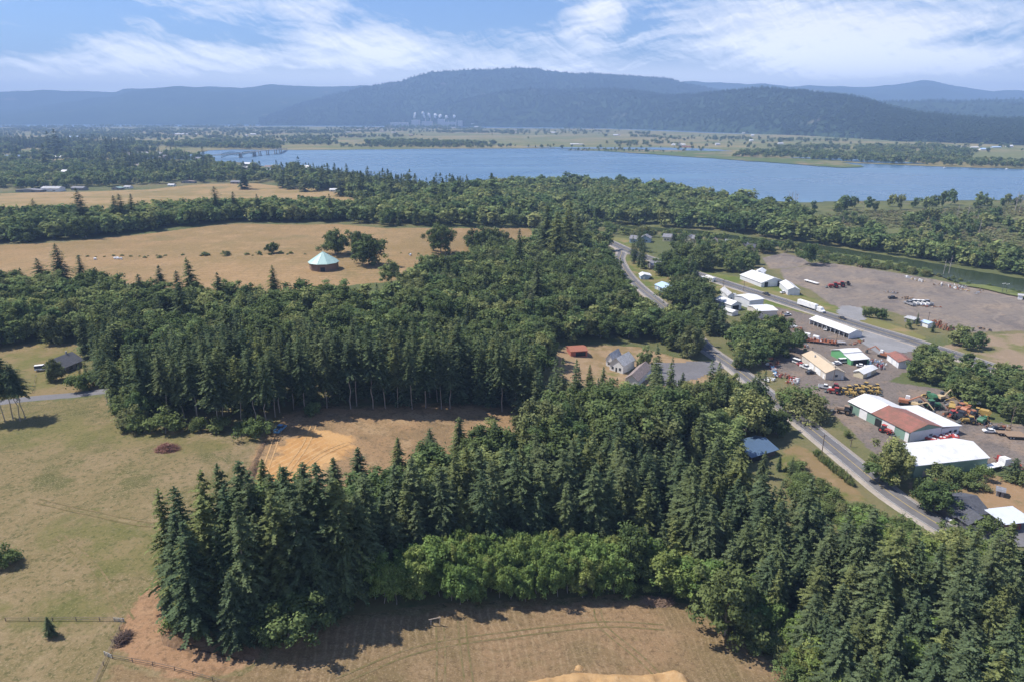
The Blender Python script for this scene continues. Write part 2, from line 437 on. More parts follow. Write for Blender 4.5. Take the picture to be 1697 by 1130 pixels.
river_poly = np.vstack([poly_w([(-500, 262), (120, 262), (280, 264), (400, 270), (480, 283), (560, 297), (640, 308), (740, 317), (800, 310), (860, 306), (950, 306), (1050, 313), (1150, 322), (1240, 331), (1330, 337), (1400, 334), (1697, 332), (2100, 330)]),
                        [[9500, 4000], [14000, 13000], [-14000, 13000], [-6000, 3200]]])
flat_poly('river', None, M_RIVER, .35, 0, river_poly)
M_ISLAND = ground_mat('island_fields', (.26, .225, .105), [((.165, .185, .070), .0022, .44, .54, 1.0), ((.33, .27, .14), .0035, .54, .60, .8), ((.10, .125, .055), .006, .56, .66, .75), ((.20, .20, .09), .02, .4, .7, .5)], edge=False, bump=0)
island = poly_w([(-400, 270), (120, 268), (240, 262), (320, 256), (350, 250), (385, 248.5), (465, 249.5), (560, 249), (700, 247.5), (940, 246.5), (1000, 250), (1100, 257), (1200, 264), (1300, 271), (1395, 278.5), (1428, 276), (1385, 268.5), (1300, 264), (1420, 271.5), (1560, 277), (1697, 281), (1850, 285), (1850, 247), (1697, 242), (1600, 237), (1530, 231), (1420, 228), (1330, 224.5), (1180, 221.5), (1000, 214), (760, 213), (600, 210.5), (430, 210), (0, 211.5), (-300, 212)])
flat_poly('island', None, M_ISLAND, .9, 6, island)
M_MARSHLAND = ground_mat('marsh_grass', (.12, .140, .060), [((.17, .18, .075), .012, .42, .6, .9), ((.19, .16, .09), .02, .5, .7, .8), ((.05, .075, .03), .05, .5, .7, .7)], edge=False, bump=0)
flat_poly('mud_flat', [(930, 249.5), (1000, 248.5), (1180, 251), (1240, 258), (1300, 263.5), (1385, 268.5), (1432, 277), (1395, 279.2), (1300, 272), (1200, 265), (1100, 258), (1000, 251.5)], ground_mat('mud_flat_soil', (.26, .22, .13), [((.10, .15, .05), .004, .40, .52, .95), ((.34, .24, .17), .010, .52, .66, .8)], edge=False, bump=0), 1.3, 5)
for pl in ([(860, 244.4), (960, 245.6), (1100, 245.8), (1180, 248), (1215, 252), (1150, 251), (1050, 248.6), (960, 247.6)], [(1300, 262.5), (1370, 262), (1480, 268), (1540, 273.5), (1440, 271), (1370, 266)]):
    flat_poly('inlet', pl, M_RIVER, 1.7, 3)
# the low wooded shore this side of the river, and the slough behind the gravel yard
sheet('marsh', [(780, 318), (860, 309), (950, 309), (1050, 316), (1150, 325), (1240, 334), (1330, 340), (1400, 337), (1697, 335), (1950, 333), (1950, 500), (1697, 464), (1592, 447), (1419, 418), (1347, 407), (1150, 384), (1000, 376), (860, 372)], M_MARSHLAND, cell=12, margin=8, lift=.5, flat=True)
canal_top = [(960, 372), (1027, 375), (1153, 383), (1203, 390), (1252, 396), (1347, 406), (1419, 417.5), (1525, 434), (1592, 447), (1697, 464), (1850, 490)]
canal_bot = [(1850, 520), (1697, 489), (1662, 482), (1585, 469), (1543, 455), (1486, 440), (1421, 428), (1347, 416), (1260, 406), (1203, 398), (1153, 389.5), (1027, 379), (960, 375)]
flat_poly('slough', canal_top+canal_bot, M_CANAL, .75, 1.0)
M_ALGAE = ground_mat('algae', (.17, .20, .07), [((.10, .13, .045), .06, .4, .65, .9), ((.23, .24, .10), .2, .5, .7, .6)], edge=False, bump=0)
flat_poly('algae_strip', [(1380, 421), (1430, 428), (1490, 439), (1540, 452), (1545, 457), (1486, 444), (1425, 432), (1380, 424)], M_ALGAE, .95, .8)
flat_poly('algae_strip', [(1590, 470), (1640, 476), (1697, 487), (1800, 506), (1800, 520), (1697, 496), (1640, 483), (1592, 474)], M_ALGAE, .95, .8)

# ------------------------------------------------------------------ fields, clearings and yards
M_PASTURE = ground_mat('dry_pasture', (.33, .225, .115), [((.25, .185, .085), .012, .42, .60, .9), ((.17, .155, .065), .022, .55, .72, .7), ((.42, .29, .165), .05, .52, .68, .55), ((.17, .115, .06), .5, .48, .70, .65), ((.44, .31, .18), 1.5, .5, .68, .5)], stripes=[((.43, .31, .19), 86, 6, .2, 10, .6), ((.22, .165, .08), 4, 11, .16, 30, .5)], soft=3)
pasture_px = [(-40, 408), (100, 403), (200, 392), (300, 381), (400, 371), (560, 372), (640, 379), (720, 379), (800, 379), (875, 379), (890, 392), (850, 408), (800, 424), (760, 442), (700, 456), (640, 468), (560, 476), (480, 486), (380, 490), (290, 480), (200, 470), (100, 462), (-40, 455)]
sheet('pasture', pasture_px, M_PASTURE, cell=5, margin=5)
M_HAY = ground_mat('mown_hay', (.36, .255, .125), [((.25, .20, .085), .008, .44, .58, .9), ((.17, .165, .065), .015, .55, .70, .8), ((.45, .33, .19), .03, .55, .7, .6)], stripes=[((.24, .19, .09), 3, 14, .2, 20, .7), ((.46, .34, .20), 88, 9, .2, 14, .5)], soft=4)
sheet('hayfield', [(-40, 322), (80, 319), (150, 318), (240, 315), (330, 306), (420, 304), (480, 311), (600, 316), (600, 334), (470, 336), (400, 342), (200, 352), (-40, 356)], M_HAY, cell=7, margin=6)
M_MEADOW = ground_mat('meadow_grass', (.225, .178, .092), [((.145, .138, .055), .018, .47, .62, .70), ((.30, .225, .135), .030, .48, .64, .85), ((.100, .110, .038), .075, .52, .68, .8), ((.36, .28, .17), .15, .58, .72, .5), ((.07, .08, .028), .8, .48, .68, .75), ((.36, .29, .18), 2.2, .50, .66, .65), ((.08, .085, .035), 6, .52, .66, .6)], stripes=[((.30, .25, .14), 62, 5, .15, 14, .40), ((.11, .11, .045), 20, 9, .2, 20, .35)], soft=2.5)
sheet('meadow', [(-260, 668), (-40, 668), (120, 662), (178, 655), (195, 700), (300, 712), (440, 714), (470, 760), (460, 800), (440, 880), (330, 960), (330, 1040), (420, 1090), (300, 1180), (230, 1500), (-900, 1500), (-700, 800)], M_MEADOW, cell=2.5, margin=4)
M_GREENER = ground_mat('greener_grass', (.185, .165, .070), [((.135, .138, .050), .06, .44, .62, .8), ((.24, .19, .10), .10, .50, .66, .8), ((.075, .09, .03), .9, .48, .68, .7), ((.30, .25, .14), 2.4, .52, .68, .55)], soft=14, under='meadow_grass', edge_noise=.10)
for pl in ([(-40, 696), (200, 700), (300, 722), (425, 728), (415, 742), (300, 752), (180, 738), (60, 745), (-40, 738)], [(70, 880), (160, 858), (262, 862), (280, 905), (255, 955), (170, 962), (110, 930)], [(20, 1005), (110, 988), (200, 1000), (150, 1022), (40, 1022)]):
    sheet('meadow_patch', pl, M_GREENER, cell=2.5, margin=14)
M_LAWN = ground_mat('house_lawn', (.25, .19, .10), [((.15, .155, .05), .03, .46, .62, .85), ((.33, .235, .14), .05, .52, .66, .8), ((.10, .11, .03), .5, .5, .7, .5)], soft=2)
sheet('lawn', [(-160, 640), (-60, 600), (10, 575), (60, 568), (125, 570), (140, 610), (170, 648), (100, 660), (-100, 668)], M_LAWN, cell=2.5, margin=3)
M_CLEAR = ground_mat('bare_soil', (.34, .225, .125), [((.24, .17, .095), .06, .45, .62, .9), ((.42, .30, .175), .12, .5, .68, .7), ((.17, .125, .075), .3, .52, .68, .8), ((.10, .08, .045), 1.2, .52, .70, .75), ((.46, .35, .22), 3, .54, .68, .6)], stripes=[((.23, .16, .09), 40, 2.6, .2, 10, .5)], soft=3, under='meadow_grass')
sheet('clearing', [(400, 810), (420, 750), (446, 712), (470, 690), (510, 676), (600, 677), (700, 672), (850, 676), (850, 720), (800, 770), (680, 820), (540, 880), (410, 880)], M_CLEAR, cell=2, margin=3)
sheet('orange_soil', [(428, 800), (446, 770), (456, 735), (500, 720), (545, 712), (575, 722), (588, 742), (560, 762), (500, 790), (450, 850)], ground_mat('orange_soil_patch', (.52, .295, .120), [((.60, .38, .18), .08, .45, .65, .8), ((.38, .21, .085), .25, .5, .7, .7), ((.30, .20, .11), .8, .55, .75, .5)], stripes=[((.66, .47, .26), 25, 2.2, .22, 6, .5)], edge=True, soft=6, under='bare_soil', edge_noise=.16), cell=1.5, margin=9)
M_FRONT = ground_mat('cut_field', (.305, .205, .118), [((.19, .145, .075), .03, .42, .60, .9), ((.35, .25, .15), .07, .52, .68, .7), ((.15, .135, .05), .12, .58, .74, .45), ((.13, .09, .05), .9, .46, .68, .7), ((.42, .32, .20), 2.6, .50, .66, .6), ((.11, .085, .05), 6, .52, .66, .6)], stripes=[((.38, .285, .175), -8, 1.9, .24, 14, .75), ((.17, .13, .07), 78, 2.6, .2, 40, .6)], soft=2, under='meadow_grass')
sheet('cut_field', [(150, 1180), (190, 1098), (300, 1122), (420, 1096), (480, 1058), (560, 1036), (640, 1024), (740, 1010), (900, 1003), (1020, 996), (1080, 996), (1140, 1012), (1200, 1046), (1270, 1092), (1340, 1140), (1480, 1300), (1500, 1500), (100, 1500)], M_FRONT, cell=1.6, margin=3)
M_TRACK = ground_mat('dirt_track', (.35, .215, .125), [((.26, .16, .09), .1, .45, .65, .8), ((.42, .28, .17), .25, .5, .7, .6), ((.17, .11, .065), 1.0, .47, .66, .8), ((.46, .32, .21), 3.5, .52, .66, .6)], stripes=[((.44, .30, .19), 15, 1.8, .2, 8, .45)], soft=2.2, under='meadow_grass')
sheet('dirt_track', [(300, 950), (265, 955), (235, 985), (205, 1030), (190, 1085), (240, 1108), (310, 1128), (400, 1112), (440, 1082), (370, 1068), (300, 1040), (278, 1010)], M_TRACK, cell=1.5, margin=4)
M_GRAVEL = ground_mat('gravel', (.228, .200, .180), [((.31, .25, .195), .02, .46, .62, .85), ((.145, .130, .130), .035, .52, .66, .75), ((.36, .27, .20), .09, .58, .72, .6), ((.14, .125, .12), .4, .45, .68, .65), ((.34, .29, .26), 1.2, .52, .7, .5)], stripes=[((.145, .13, .125), 60, 11, .2, 40, .75), ((.33, .28, .235), 35, 16, .18, 50, .65)], soft=2.5)
sheet('gravel_yard', [(1292, 447), (1330, 437), (1370, 436), (1420, 443), (1480, 452), (1545, 463), (1600, 474), (1697, 492), (1850, 520), (1850, 590), (1697, 548), (1600, 552), (1560, 545), (1480, 518), (1430, 507), (1415, 522), (1385, 512), (1345, 482), (1300, 466)], M_GRAVEL, cell=3, margin=4)
M_LOT = ground_mat('work_yard', (.200, .172, .158), [((.29, .22, .17), .05, .48, .64, .8), ((.125, .115, .115), .06, .50, .66, .8), ((.34, .25, .17), .15, .58, .72, .6), ((.10, .09, .08), .8, .46, .68, .7), ((.34, .29, .24), 2, .54, .7, .5)], stripes=[((.27, .23, .20), 70, 6, .2, 20, .5)], soft=1.8)
sheet('work_yard', [(1246, 600), (1262, 580), (1240, 545), (1232, 520), (1290, 510), (1345, 522), (1400, 548), (1440, 575), (1515, 578), (1512, 612), (1470, 632), (1560, 645), (1600, 668), (1640, 700), (1720, 705), (1750, 790), (1640, 770), (1500, 780), (1440, 745), (1385, 690), (1345, 668), (1310, 630), (1270, 612)], M_LOT, cell=2.2, margin=3)
sheet('garden_yard', [(1500, 800), (1560, 792), (1640, 786), (1697, 800), (1760, 820), (1760, 900), (1697, 872), (1640, 862), (1590, 880), (1540, 846)], ground_mat('garden_soil', (.32, .215, .125), [((.25, .185, .10), .1, .45, .62, .8), ((.14, .14, .06), .2, .55, .7, .7), ((.38, .27, .17), .5, .5, .7, .5)], soft=2), cell=2, margin=3)
sheet('shed_yard', [(1285, 762), (1315, 735), (1340, 745), (1390, 785), (1440, 832), (1400, 830), (1340, 790), (1300, 790)], ground_mat('shed_grass', (.25, .185, .100), [((.13, .15, .045), .08, .44, .6, .9), ((.33, .24, .15), .2, .5, .7, .6)], soft=2), cell=2, margin=3)
sheet('house_yard', [(905, 596), (940, 575), (1000, 572), (1060, 575), (1110, 590), (1160, 600), (1205, 640), (1180, 648), (1120, 640), (1060, 640), (1010, 650), (960, 640), (920, 620)], ground_mat('house_soil', (.34, .245, .150), [((.24, .18, .09), .08, .45, .62, .8), ((.14, .165, .045), .06, .56, .68, .8), ((.40, .31, .21), .3, .5, .7, .6)], soft=2), cell=2.5, margin=3)
sheet('lane_verge', [(1030, 400), (1060, 410), (1100, 440), (1140, 470), (1130, 500), (1090, 500), (1060, 470), (1032, 440)], ground_mat('verge_grass', (.22, .20, .085), [((.12, .16, .045), .05, .44, .58, .9), ((.33, .24, .15), .1, .52, .66, .8)], soft=2), cell=3, margin=3)
M_VERGE = ground_mat('highway_verge', (.20, .195, .075), [((.12, .165, .04), .03, .44, .58, .9), ((.31, .235, .13), .06, .52, .66, .8)], soft=2.5)
sheet('grass_verge', [(1150, 448), (1240, 462), (1300, 480), (1360, 500), (1420, 520), (1500, 545), (1540, 562), (1480, 572), (1430, 566), (1400, 545), (1340, 522), (1280, 508), (1230, 500), (1170, 478)], M_VERGE, cell=3, margin=3)
sheet('bare_bank', [(1262, 428), (1300, 420), (1330, 428), (1345, 440), (1300, 446), (1275, 446)], M_GRAVEL, cell=3, margin=3)
sheet('bare_bank', [(1560, 575), (1630, 556), (1720, 552), (1760, 600), (1700, 640), (1640, 620)], ground_mat('bank_soil', (.29, .225, .16), [((.16, .17, .06), .05, .45, .62, .9), ((.36, .28, .21), .2, .5, .7, .6)], soft=3), cell=3, margin=3)
sheet('garden_yard', [(1000, 392), (1060, 398), (1060, 408), (1000, 400)], M_VERGE, cell=3, margin=3)

# ------------------------------------------------------------------ roads
def asphalt(name, col, wear=.5):
    m, t, b = new_mat(name); p = pos(t)
    c = t.mix(t.math('MULTIPLY', t.step(t.noise(p, .08, 5, .65), .4, .65), wear), col, tuple(x*1.5 for x in col))
    c = t.mix(t.math('MULTIPLY', t.step(t.noise(p, .9, 4, .7), .45, .7), .4), c, tuple(x*.65 for x in col))
    t.link(c, b.inputs['Base Color']); b.inputs['Roughness'].default_value = .8; return m
def smooth_path(pts, step):
    pts = [np.array(p[:2]) for p in pts]; out = []
    P = [2*pts[0]-pts[1]]+pts+[2*pts[-1]-pts[-2]]
    for i in range(1, len(P)-2):
        n = max(2, int(np.hypot(*(P[i+1]-P[i]))/step))
        for k in range(n):
            s = k/n; a, b, c, d = P[i-1], P[i], P[i+1], P[i+2]
            out.append(.5*((2*b)+(-a+c)*s+(2*a-5*b+4*c-d)*s*s+(-a+3*b-3*c+d)*s**3))
    out.append(P[-2]); return np.array(out)
def strip(name, path, off0, off1, mat, lift, skirt=False):
    d = np.gradient(path, axis=0); d /= np.hypot(*d.T)[:, None]; n = np.column_stack([-d[:, 1], d[:, 0]])
    k = 7; offs = [off0-.9]+[off0+(off1-off0)*j/4 for j in range(5)]+[off1+.9] if skirt else [off0+(off1-off0)*j/6 for j in range(7)]
    cols = [path+n*f for f in offs]
    v = np.stack(cols, 1).reshape(-1, 2); z = hz(v[:, 0], v[:, 1])+lift
    if skirt: zz = z.reshape(-1, k); zz[:, 0] -= lift+.1; zz[:, -1] -= lift+.1; z = zz.ravel()
    m = len(path); i = np.arange(m*k).reshape(m, k)
    q = np.stack([i[:-1, 1:], i[:-1, :-1], i[1:, :-1], i[1:, 1:]], -1).reshape(-1, 4)
    me = np_mesh(name, np.column_stack([v, z]), q, mat, smooth=True)
    return tag(link(name, me), kind='structure')
M_ASPH = asphalt('asphalt_old', (.115, .110, .112)); M_HWY = asphalt('asphalt_highway', (.085, .083, .088)); M_SHOULDER = asphalt('gravel_shoulder', (.27, .235, .20))
M_YELLOW = paint('road_paint_yellow', (.45, .33, .10), .8, dirt=.6); M_WHITE = paint('road_paint_white', (.55, .55, .53), .8, dirt=.6)
L0 = _lift[0]+.05
lane = smooth_path([ground(*p) for p in ((1720, 985), (1640, 925), (1560, 873), (1480, 822), (1400, 757), (1330, 700), (1270, 652), (1215, 608), (1168, 575), (1130, 535), (1092, 502), (1062, 478), (1046, 462), (1034, 446), (1027, 430), (1030, 418), (1020, 405), (1004, 398))], 5)
strip('road_shoulder', lane, -4.6, 4.6, M_SHOULDER, L0, True); strip('road', lane, -3.5, 3.5, M_ASPH, L0+.04)
strip('road_marking', lane, -.12, .12, M_YELLOW, L0+.06)
for s in (-3.2, 3.2): strip('road_marking', lane, s-.07, s+.07, M_WHITE, L0+.06)
hwy = smooth_path([ground(*p) for p in ((1760, 650), (1640, 608), (1560, 582), (1500, 563), (1440, 545), (1395, 531), (1340, 514), (1280, 495), (1220, 476), (1170, 460), (1110, 440), (1050, 420), (1010, 402), (985, 392), (940, 382))], 6)
strip('highway_shoulder', hwy, -6.8, 6.8, M_SHOULDER, L0+.08, True); strip('highway', hwy, -5.2, 5.2, M_HWY, L0+.12)
strip('highway_marking', hwy, -.15, .15, M_YELLOW, L0+.14)
for s in (-4.0, 4.0): strip('highway_marking', hwy, s-.1, s+.1, M_WHITE, L0+.14)
def paved(name, pts, mat, lift): return flat_poly(name, pts, mat, lift, 0)
M_PAVE = asphalt('pale_paving', (.20, .195, .195)); M_DRIVE = asphalt('driveway_paving', (.125, .12, .125))
def drape(name, pts, mat, lift, cell=2.5):
    """paving with a clean outline on sloping ground"""
    return sheet(name, pts, mat, cell=cell, margin=.01, lift=lift)
drape('side_road', [(1440, 545), (1470, 560), (1530, 575), (1500, 583), (1460, 590), (1440, 575), (1425, 560)], M_PAVE, L0+.02, 2)
drape('side_road', [(1400, 507), (1425, 512), (1432, 528), (1415, 535), (1395, 528), (1390, 516)], M_PAVE, L0+.02, 2)
strip('driveway', smooth_path([ground(*p) for p in ((-160, 690), (-60, 676), (40, 662), (120, 655), (175, 648), (230, 645))], 5), -2.2, 2.2, M_DRIVE, L0, True)
drape('driveway', [(1062, 612), (1080, 604), (1130, 602), (1180, 600), (1200, 606), (1180, 616), (1140, 630), (1118, 640), (1095, 636), (1080, 622)], M_DRIVE, L0-.02, 2)
drape('driveway', [(1560, 880), (1620, 868), (1697, 862), (1800, 880), (1800, 960), (1697, 900), (1600, 900)], M_DRIVE, L0-.02, 2)

# faint wheel tracks across the meadow and the cut field
M_TYRE = ground_mat('tyre_track_soil', (.255, .195, .110), [((.20, .165, .08), .25, .40, .55, 1.0), ((.14, .13, .055), 1.2, .45, .62, .8)], edge=False)
for pts in (((100, 890), (150, 935), (185, 985), (215, 1030)), ((60, 830), (150, 850), (260, 870), (330, 850))):
    pw = smooth_path([ground(*p) for p in pts], 3)
    for s in (-.85, .85): strip('tyre_track', pw, s-.22, s+.22, M_TYRE, .22)
for pts in (((730, 1150), (731, 1080), (729, 1040)), ((780, 1150), (770, 1080), (765, 1030)), ((990, 1010), (1000, 1040), (1060, 1090), (1120, 1150)), ((560, 1130), (700, 1075), (860, 1050), (1000, 1035), (1100, 1040))) :
    pw = smooth_path([ground(*p) for p in pts], 3)
    for s in (-.85, .85): strip('tyre_track', pw, s-.2, s+.2, M_TYRE, .22)
M_TYRE_PALE = ground_mat('pale_track_soil', (.60, .39, .20), [((.50, .32, .15), .6, .42, .62, .9), ((.40, .25, .12), 2, .5, .7, .7)], edge=False)
for pts in (((440, 850), (470, 790), (505, 740), (520, 705)), ((432, 800), (448, 755), (462, 715)), ((480, 800), (530, 755), (575, 735))):
    pw = smooth_path([ground(*p) for p in pts], 3)
    for s in (-.85, .85): strip('tyre_track', pw, s-.2, s+.2, M_TYRE_PALE, .24)
# ------------------------------------------------------------------ mountains beyond the river
def hill_mat(name, c0, c1, rock=(.20, .17, .13)):
    m, t, b = new_mat(name); p = pos(t)
    n = t.noise(p, .0016, 6, .6); n2 = t.noise(p, .012, 4, .7); n3 = t.noise(t.vmath('ADD', p, (900, 0, 0)), .0030, 5, .6)
    c = t.mix(t.step(n, .38, .62), c0, c1); c = t.mix(t.math('MULTIPLY', t.step(n2, .4, .7), .6), c, tuple(x*.55 for x in c0))
    c = t.mix(t.math('MULTIPLY', t.step(n3, .63, .70), .6), c, rock)
    t.link(c, b.inputs['Base Color']); b.inputs['Roughness'].default_value = 1; b.inputs['Specular IOR Level'].default_value = 0
    bp = t.new('ShaderNodeBump'); bp.inputs['Strength'].default_value = .8; bp.inputs['Distance'].default_value = 25
    t.link(t.noise(p, .02, 4, .7), bp.inputs['Height']); t.link(bp.outputs[0], b.inputs['Normal'])
    return m
def fbm(x, y, seed, octs=5, base=1.0):
    r = np.random.default_rng(seed); out = 0; a = 1.0; f = base
    for o in range(octs):
        th = r.uniform(0, 6.28, 3); ph = r.uniform(0, 6.28, 3)
        for k in range(3):
            out = out+a*np.sin((x*math.cos(th[k])+y*math.sin(th[k]))*f+ph[k]+1.3*np.sin((x*math.sin(th[k])-y*math.cos(th[k]))*f*.7+ph[k-1]))/3
        a *= .52; f *= 2.05
    return out
HILLS = []
def hill(ridge, D, base, mat, gully, seed, nx=220, ns=60, back=1.5, power=.8, rag=.03):
    rp = np.array(ridge, float); us = np.linspace(rp[0, 0], rp[-1, 0], nx)
    top = np.interp(us, rp[:, 0], rp[:, 1])
    Dl = np.interp(us, *np.array(D, float).T) if isinstance(D, list) else np.full(nx, float(D))
    Bl = np.interp(us, *np.array(base, float).T) if isinstance(base, list) else np.full(nx, float(base))
    U = np.array([uv(a, b) for a, b in zip(us, top)])
    s = np.concatenate([np.linspace(0, 1, ns), np.linspace(1, back, ns//3)[1:]])
    S, I = np.meshgrid(s, np.arange(nx), indexing='ij')
    Y = Bl[I]+(Dl-Bl)[I]*S; X = U[I, 0]*Y
    ZR = np.maximum(H+U[I, 1]*Dl[I], 5); ZR = ZR*(1+rag*fbm(us[I]/26.0, us[I]*0, seed+9, 3))
    f = np.where(S <= 1, np.power(np.clip(S, 0, 1), power)*.85+.15*sstep(S), 1-.8*(S-1)/(back-1)*np.abs(S-1)/(back-1))
    g = fbm(X/900.0, Y/1500.0, seed)
    env = np.clip(S*1.6, 0, 1)*np.clip((1-S)*2.2, 0.0, 1)
    Z = ZR*f+gully*1.5*g*env*ZR+(fbm(X/90., Y/90., seed+5, 3)*5*np.clip(S*4, 0, 1))-8*(S <= 0)
    v = np.column_stack([X.ravel(), Y.ravel(), Z.ravel()]); m = len(s)
    i = np.arange(m*nx).reshape(m, nx); q = np.stack([i[:-1, :-1], i[:-1, 1:], i[1:, 1:], i[1:, :-1]], -1).reshape(-1, 4)
    tag(link('hills', np_mesh('hills', v, q, mat, smooth=True)), kind='structure')
    HILLS.append((X, Y, Z, ns))
M_H = hill_mat('forested_hills', (.030, .050, .030), (.045, .070, .036))
hill([(-500, 158), (-60, 152), (0, 153), (65, 150), (110, 152), (150, 153), (190, 154), (205, 148), (245, 148), (310, 143), (370, 145), (400, 147), (450, 141), (480, 143), (540, 144), (600, 142), (700, 150), (900, 170), (1000, 180)], 12000, 8300, M_H, .22, 3)
hill([(430, 196), (500, 172), (575, 152), (600, 146), (640, 139), (665, 135), (690, 127), (715, 120), (770, 117), (850, 114), (890, 114), (905, 118), (960, 123), (1010, 124), (1060, 128), (1110, 132), (1125, 137), (1180, 148), (1260, 165), (1350, 180)], 9300, 7600, M_H, .10, 8, power=.6, rag=.006)
hill([(900, 170), (1000, 150), (1100, 139), (1150, 135), (1200, 137), (1260, 141), (1310, 144), (1335, 142), (1390, 143), (1440, 143), (1480, 140), (1500, 136), (1527, 132), (1550, 136), (1590, 144), (1640, 152), (1697, 151), (1800, 150), (2200, 160)], 12500, 9500, M_H, .2, 12)
hill([(1330, 190), (1400, 178), (1440, 172), (1500, 170), (1560, 168), (1620, 167), (1697, 165), (1800, 163), (2200, 160)], 7200, 4600, M_H, .25, 15)
hill([(560, 202), (640, 190), (740, 172), (820, 158), (880, 151), (960, 149), (1050, 152), (1130, 160), (1180, 158), (1250, 155), (1290, 157), (1330, 156), (1370, 159), (1420, 168), (1445, 173), (1480, 182), (1530, 192), (1580, 198), (1640, 201), (1697, 202), (1800, 200), (2200, 195)],
     [(560, 8900), (1000, 7600), (1200, 6300), (1350, 5400), (1500, 4200), (1697, 3600), (2200, 3400)], [(560, 7700), (1000, 6200), (1200, 4700), (1350, 3950), (1500, 3150), (1697, 2750), (2200, 2600)], M_H, .22, 21, power=.62)

# ------------------------------------------------------------------ trees
def rot_quads(c, a, b):
    """quads centred at c with half-axes a and b"""
    v = np.stack([c-a-b, c+a-b, c+a+b, c-a+b], 1).reshape(-1, 3)
    return v
def unit(v): return v/np.maximum(np.linalg.norm(v, axis=-1, keepdims=True), 1e-9)
def fir_crown(seed, h=1.0, dens=1.0, start=.12, rmax=.145, full=1.0, size=1.0, irregular=.18, prof=.62):
    """needle sprays of a conifer of height 1 (unit tree); whorls of drooping branches"""
    g = np.random.default_rng(seed); cs, as_, bs, tone = [], [], [], []
    nlev = int(46*dens**.5); lean = g.normal(0, .008, 2)
    for L in range(nlev):
        t = (L+g.uniform(-.3, .3))/nlev; t = min(max(t, 0), .995)
        z0 = start+(1-start)*t; z = z0
        r = rmax*((1-t)**prof*full+.018)*(1 if t > .12 else .62+3*t)*(1+.16*math.sin(t*19+seed)+g.normal(0, .06))
        nb = max(3, int(round((4.2+3.2*(1-t))*dens**.5)))
        a0 = g.uniform(0, 6.28)
        for k in range(nb):
            az = a0+6.283*k/nb+g.normal(0, .18); rl = r*(1+g.normal(0, irregular)); rl = max(rl, .012)
            if g.random() < .08: continue
            pitch = .55*t-.20+g.normal(0, .10)
            d = np.array([math.cos(az), math.sin(az), 0]); side = np.array([-d[1], d[0], 0])
            n = max(2, int(round(rl/.020*dens**.5)))
            zz = z+g.normal(0, .014)
            tb = g.uniform(-1, 1)
            for j in range(n):
                s = (j+.6)/n
                c = d*rl*s+np.array([lean[0]*t, lean[1]*t, zz+rl*(math.sin(pitch)*s-.32*s*s)])
                w = (.025-.009*s)*size*(.55+.45*(1-t))
                for sd in (-1, 1):
                    ax = unit(d*.75+side*sd*.65+np.array([0, 0, g.normal(-.22, .18)]))
                    bx = unit(np.cross(ax, np.array([g.normal(0, .35), g.normal(0, .35), 1])))
                    cs.append(c+ax*w*.55); as_.append(ax*w*g.uniform(.7, 1.15)); bs.append(bx*w*.42)
                    tone.append(np.clip(.55*tb+g.uniform(-.5, .5), -1, 1))
    for k in range(6):   # leader
        ax = unit(np.array([g.normal(0, .25), g.normal(0, .25), 1.0])); bx = unit(np.cross(ax, g.normal(0, 1, 3)))
        cs.append(np.array([lean[0], lean[1], 1-.012*k])); as_.append(ax*.016*size); bs.append(bx*.006*size); tone.append(.3)
    v = rot_quads(np.array(cs), np.array(as_), np.array(bs))
    return v, np.arange(len(v)).reshape(-1, 4), np.array(tone)
def leaf_crown(seed, clumps=26, per=90, rx=.30, zc=.58, rz=.40, cr=.15, leaf=.030, low=.0, lumpy=.25):
    """leaf sprays of a broadleaved tree of height 1: uneven clumps round a domed crown"""
    g = np.random.default_rng(seed); cs, as_, bs, tone = [], [], [], []
    for k in range(clumps):
        th = g.uniform(0, 6.283); u = g.uniform(max(-.75+low, -.98), 1)
        s = math.sqrt(max(1-u*u, 0)); rr = g.uniform(.55, 1.0)*(1+g.normal(0, lumpy*.5))
        c = np.array([math.cos(th)*s*rx*rr, math.sin(th)*s*rx*rr, zc+u*rz*rr])
        r = cr*g.uniform(.6, 1.25)
        dirs = unit(g.normal(0, 1, (per, 3))+np.array([0, 0, .35]))
        rad = r*np.abs(g.normal(.78, .30, per))
        p = c+dirs*rad[:, None]*np.array([1, 1, 1.0])
        nrm = unit(dirs+np.array([0, 0, .7])+g.normal(0, .5, (per, 3)))
        a = unit(np.cross(nrm, g.normal(0, 1, (per, 3)))); b = np.cross(nrm, a)
        sz = leaf*g.uniform(.6, 1.25, per)[:, None]
        cs.append(p); as_.append(a*sz); bs.append(b*sz*.7); tone.append(np.clip(g.uniform(-.6, .6)+g.uniform(-.45, .45, per), -1, 1))
    cs, as_, bs = map(np.concatenate, (cs, as_, bs))
    top = (cs[:, 2]+leaf).max(); sc = 1.0/top
    v = rot_quads(cs, as_, bs)*np.array([1, 1, sc])
    return v, np.arange(len(v)).reshape(-1, 4), np.concatenate(tone)
def trunk_mesh(name, seed, h=.97, r=.0095, limbs=0, bend=.01):
    g = np.random.default_rng(seed); m = MB(); p = Vector((0, 0, -.02)); n = 7
    for i in range(n):
        q = Vector((g.normal(0, bend), g.normal(0, bend), h*(i+1)/n))
        m.tube(p, q, r*(1-.9*i/n), r*(1-.9*(i+1)/n), 7); p = q
    for k in range(limbs):
        z = g.uniform(.25, .6)*h; th = g.uniform(0, 6.28); L = g.uniform(.18, .3)
        q = Vector((math.cos(th)*L, math.sin(th)*L, z+L*.9)); m.tube((0, 0, z), q, r*.5, r*.15, 5)
    return m.mesh(name, M_BARK)
def crown_obj_mesh(name, c, mat): return np_mesh(name, c[0], c[1], mat, attrs={'tone': ('FACE', c[2])})

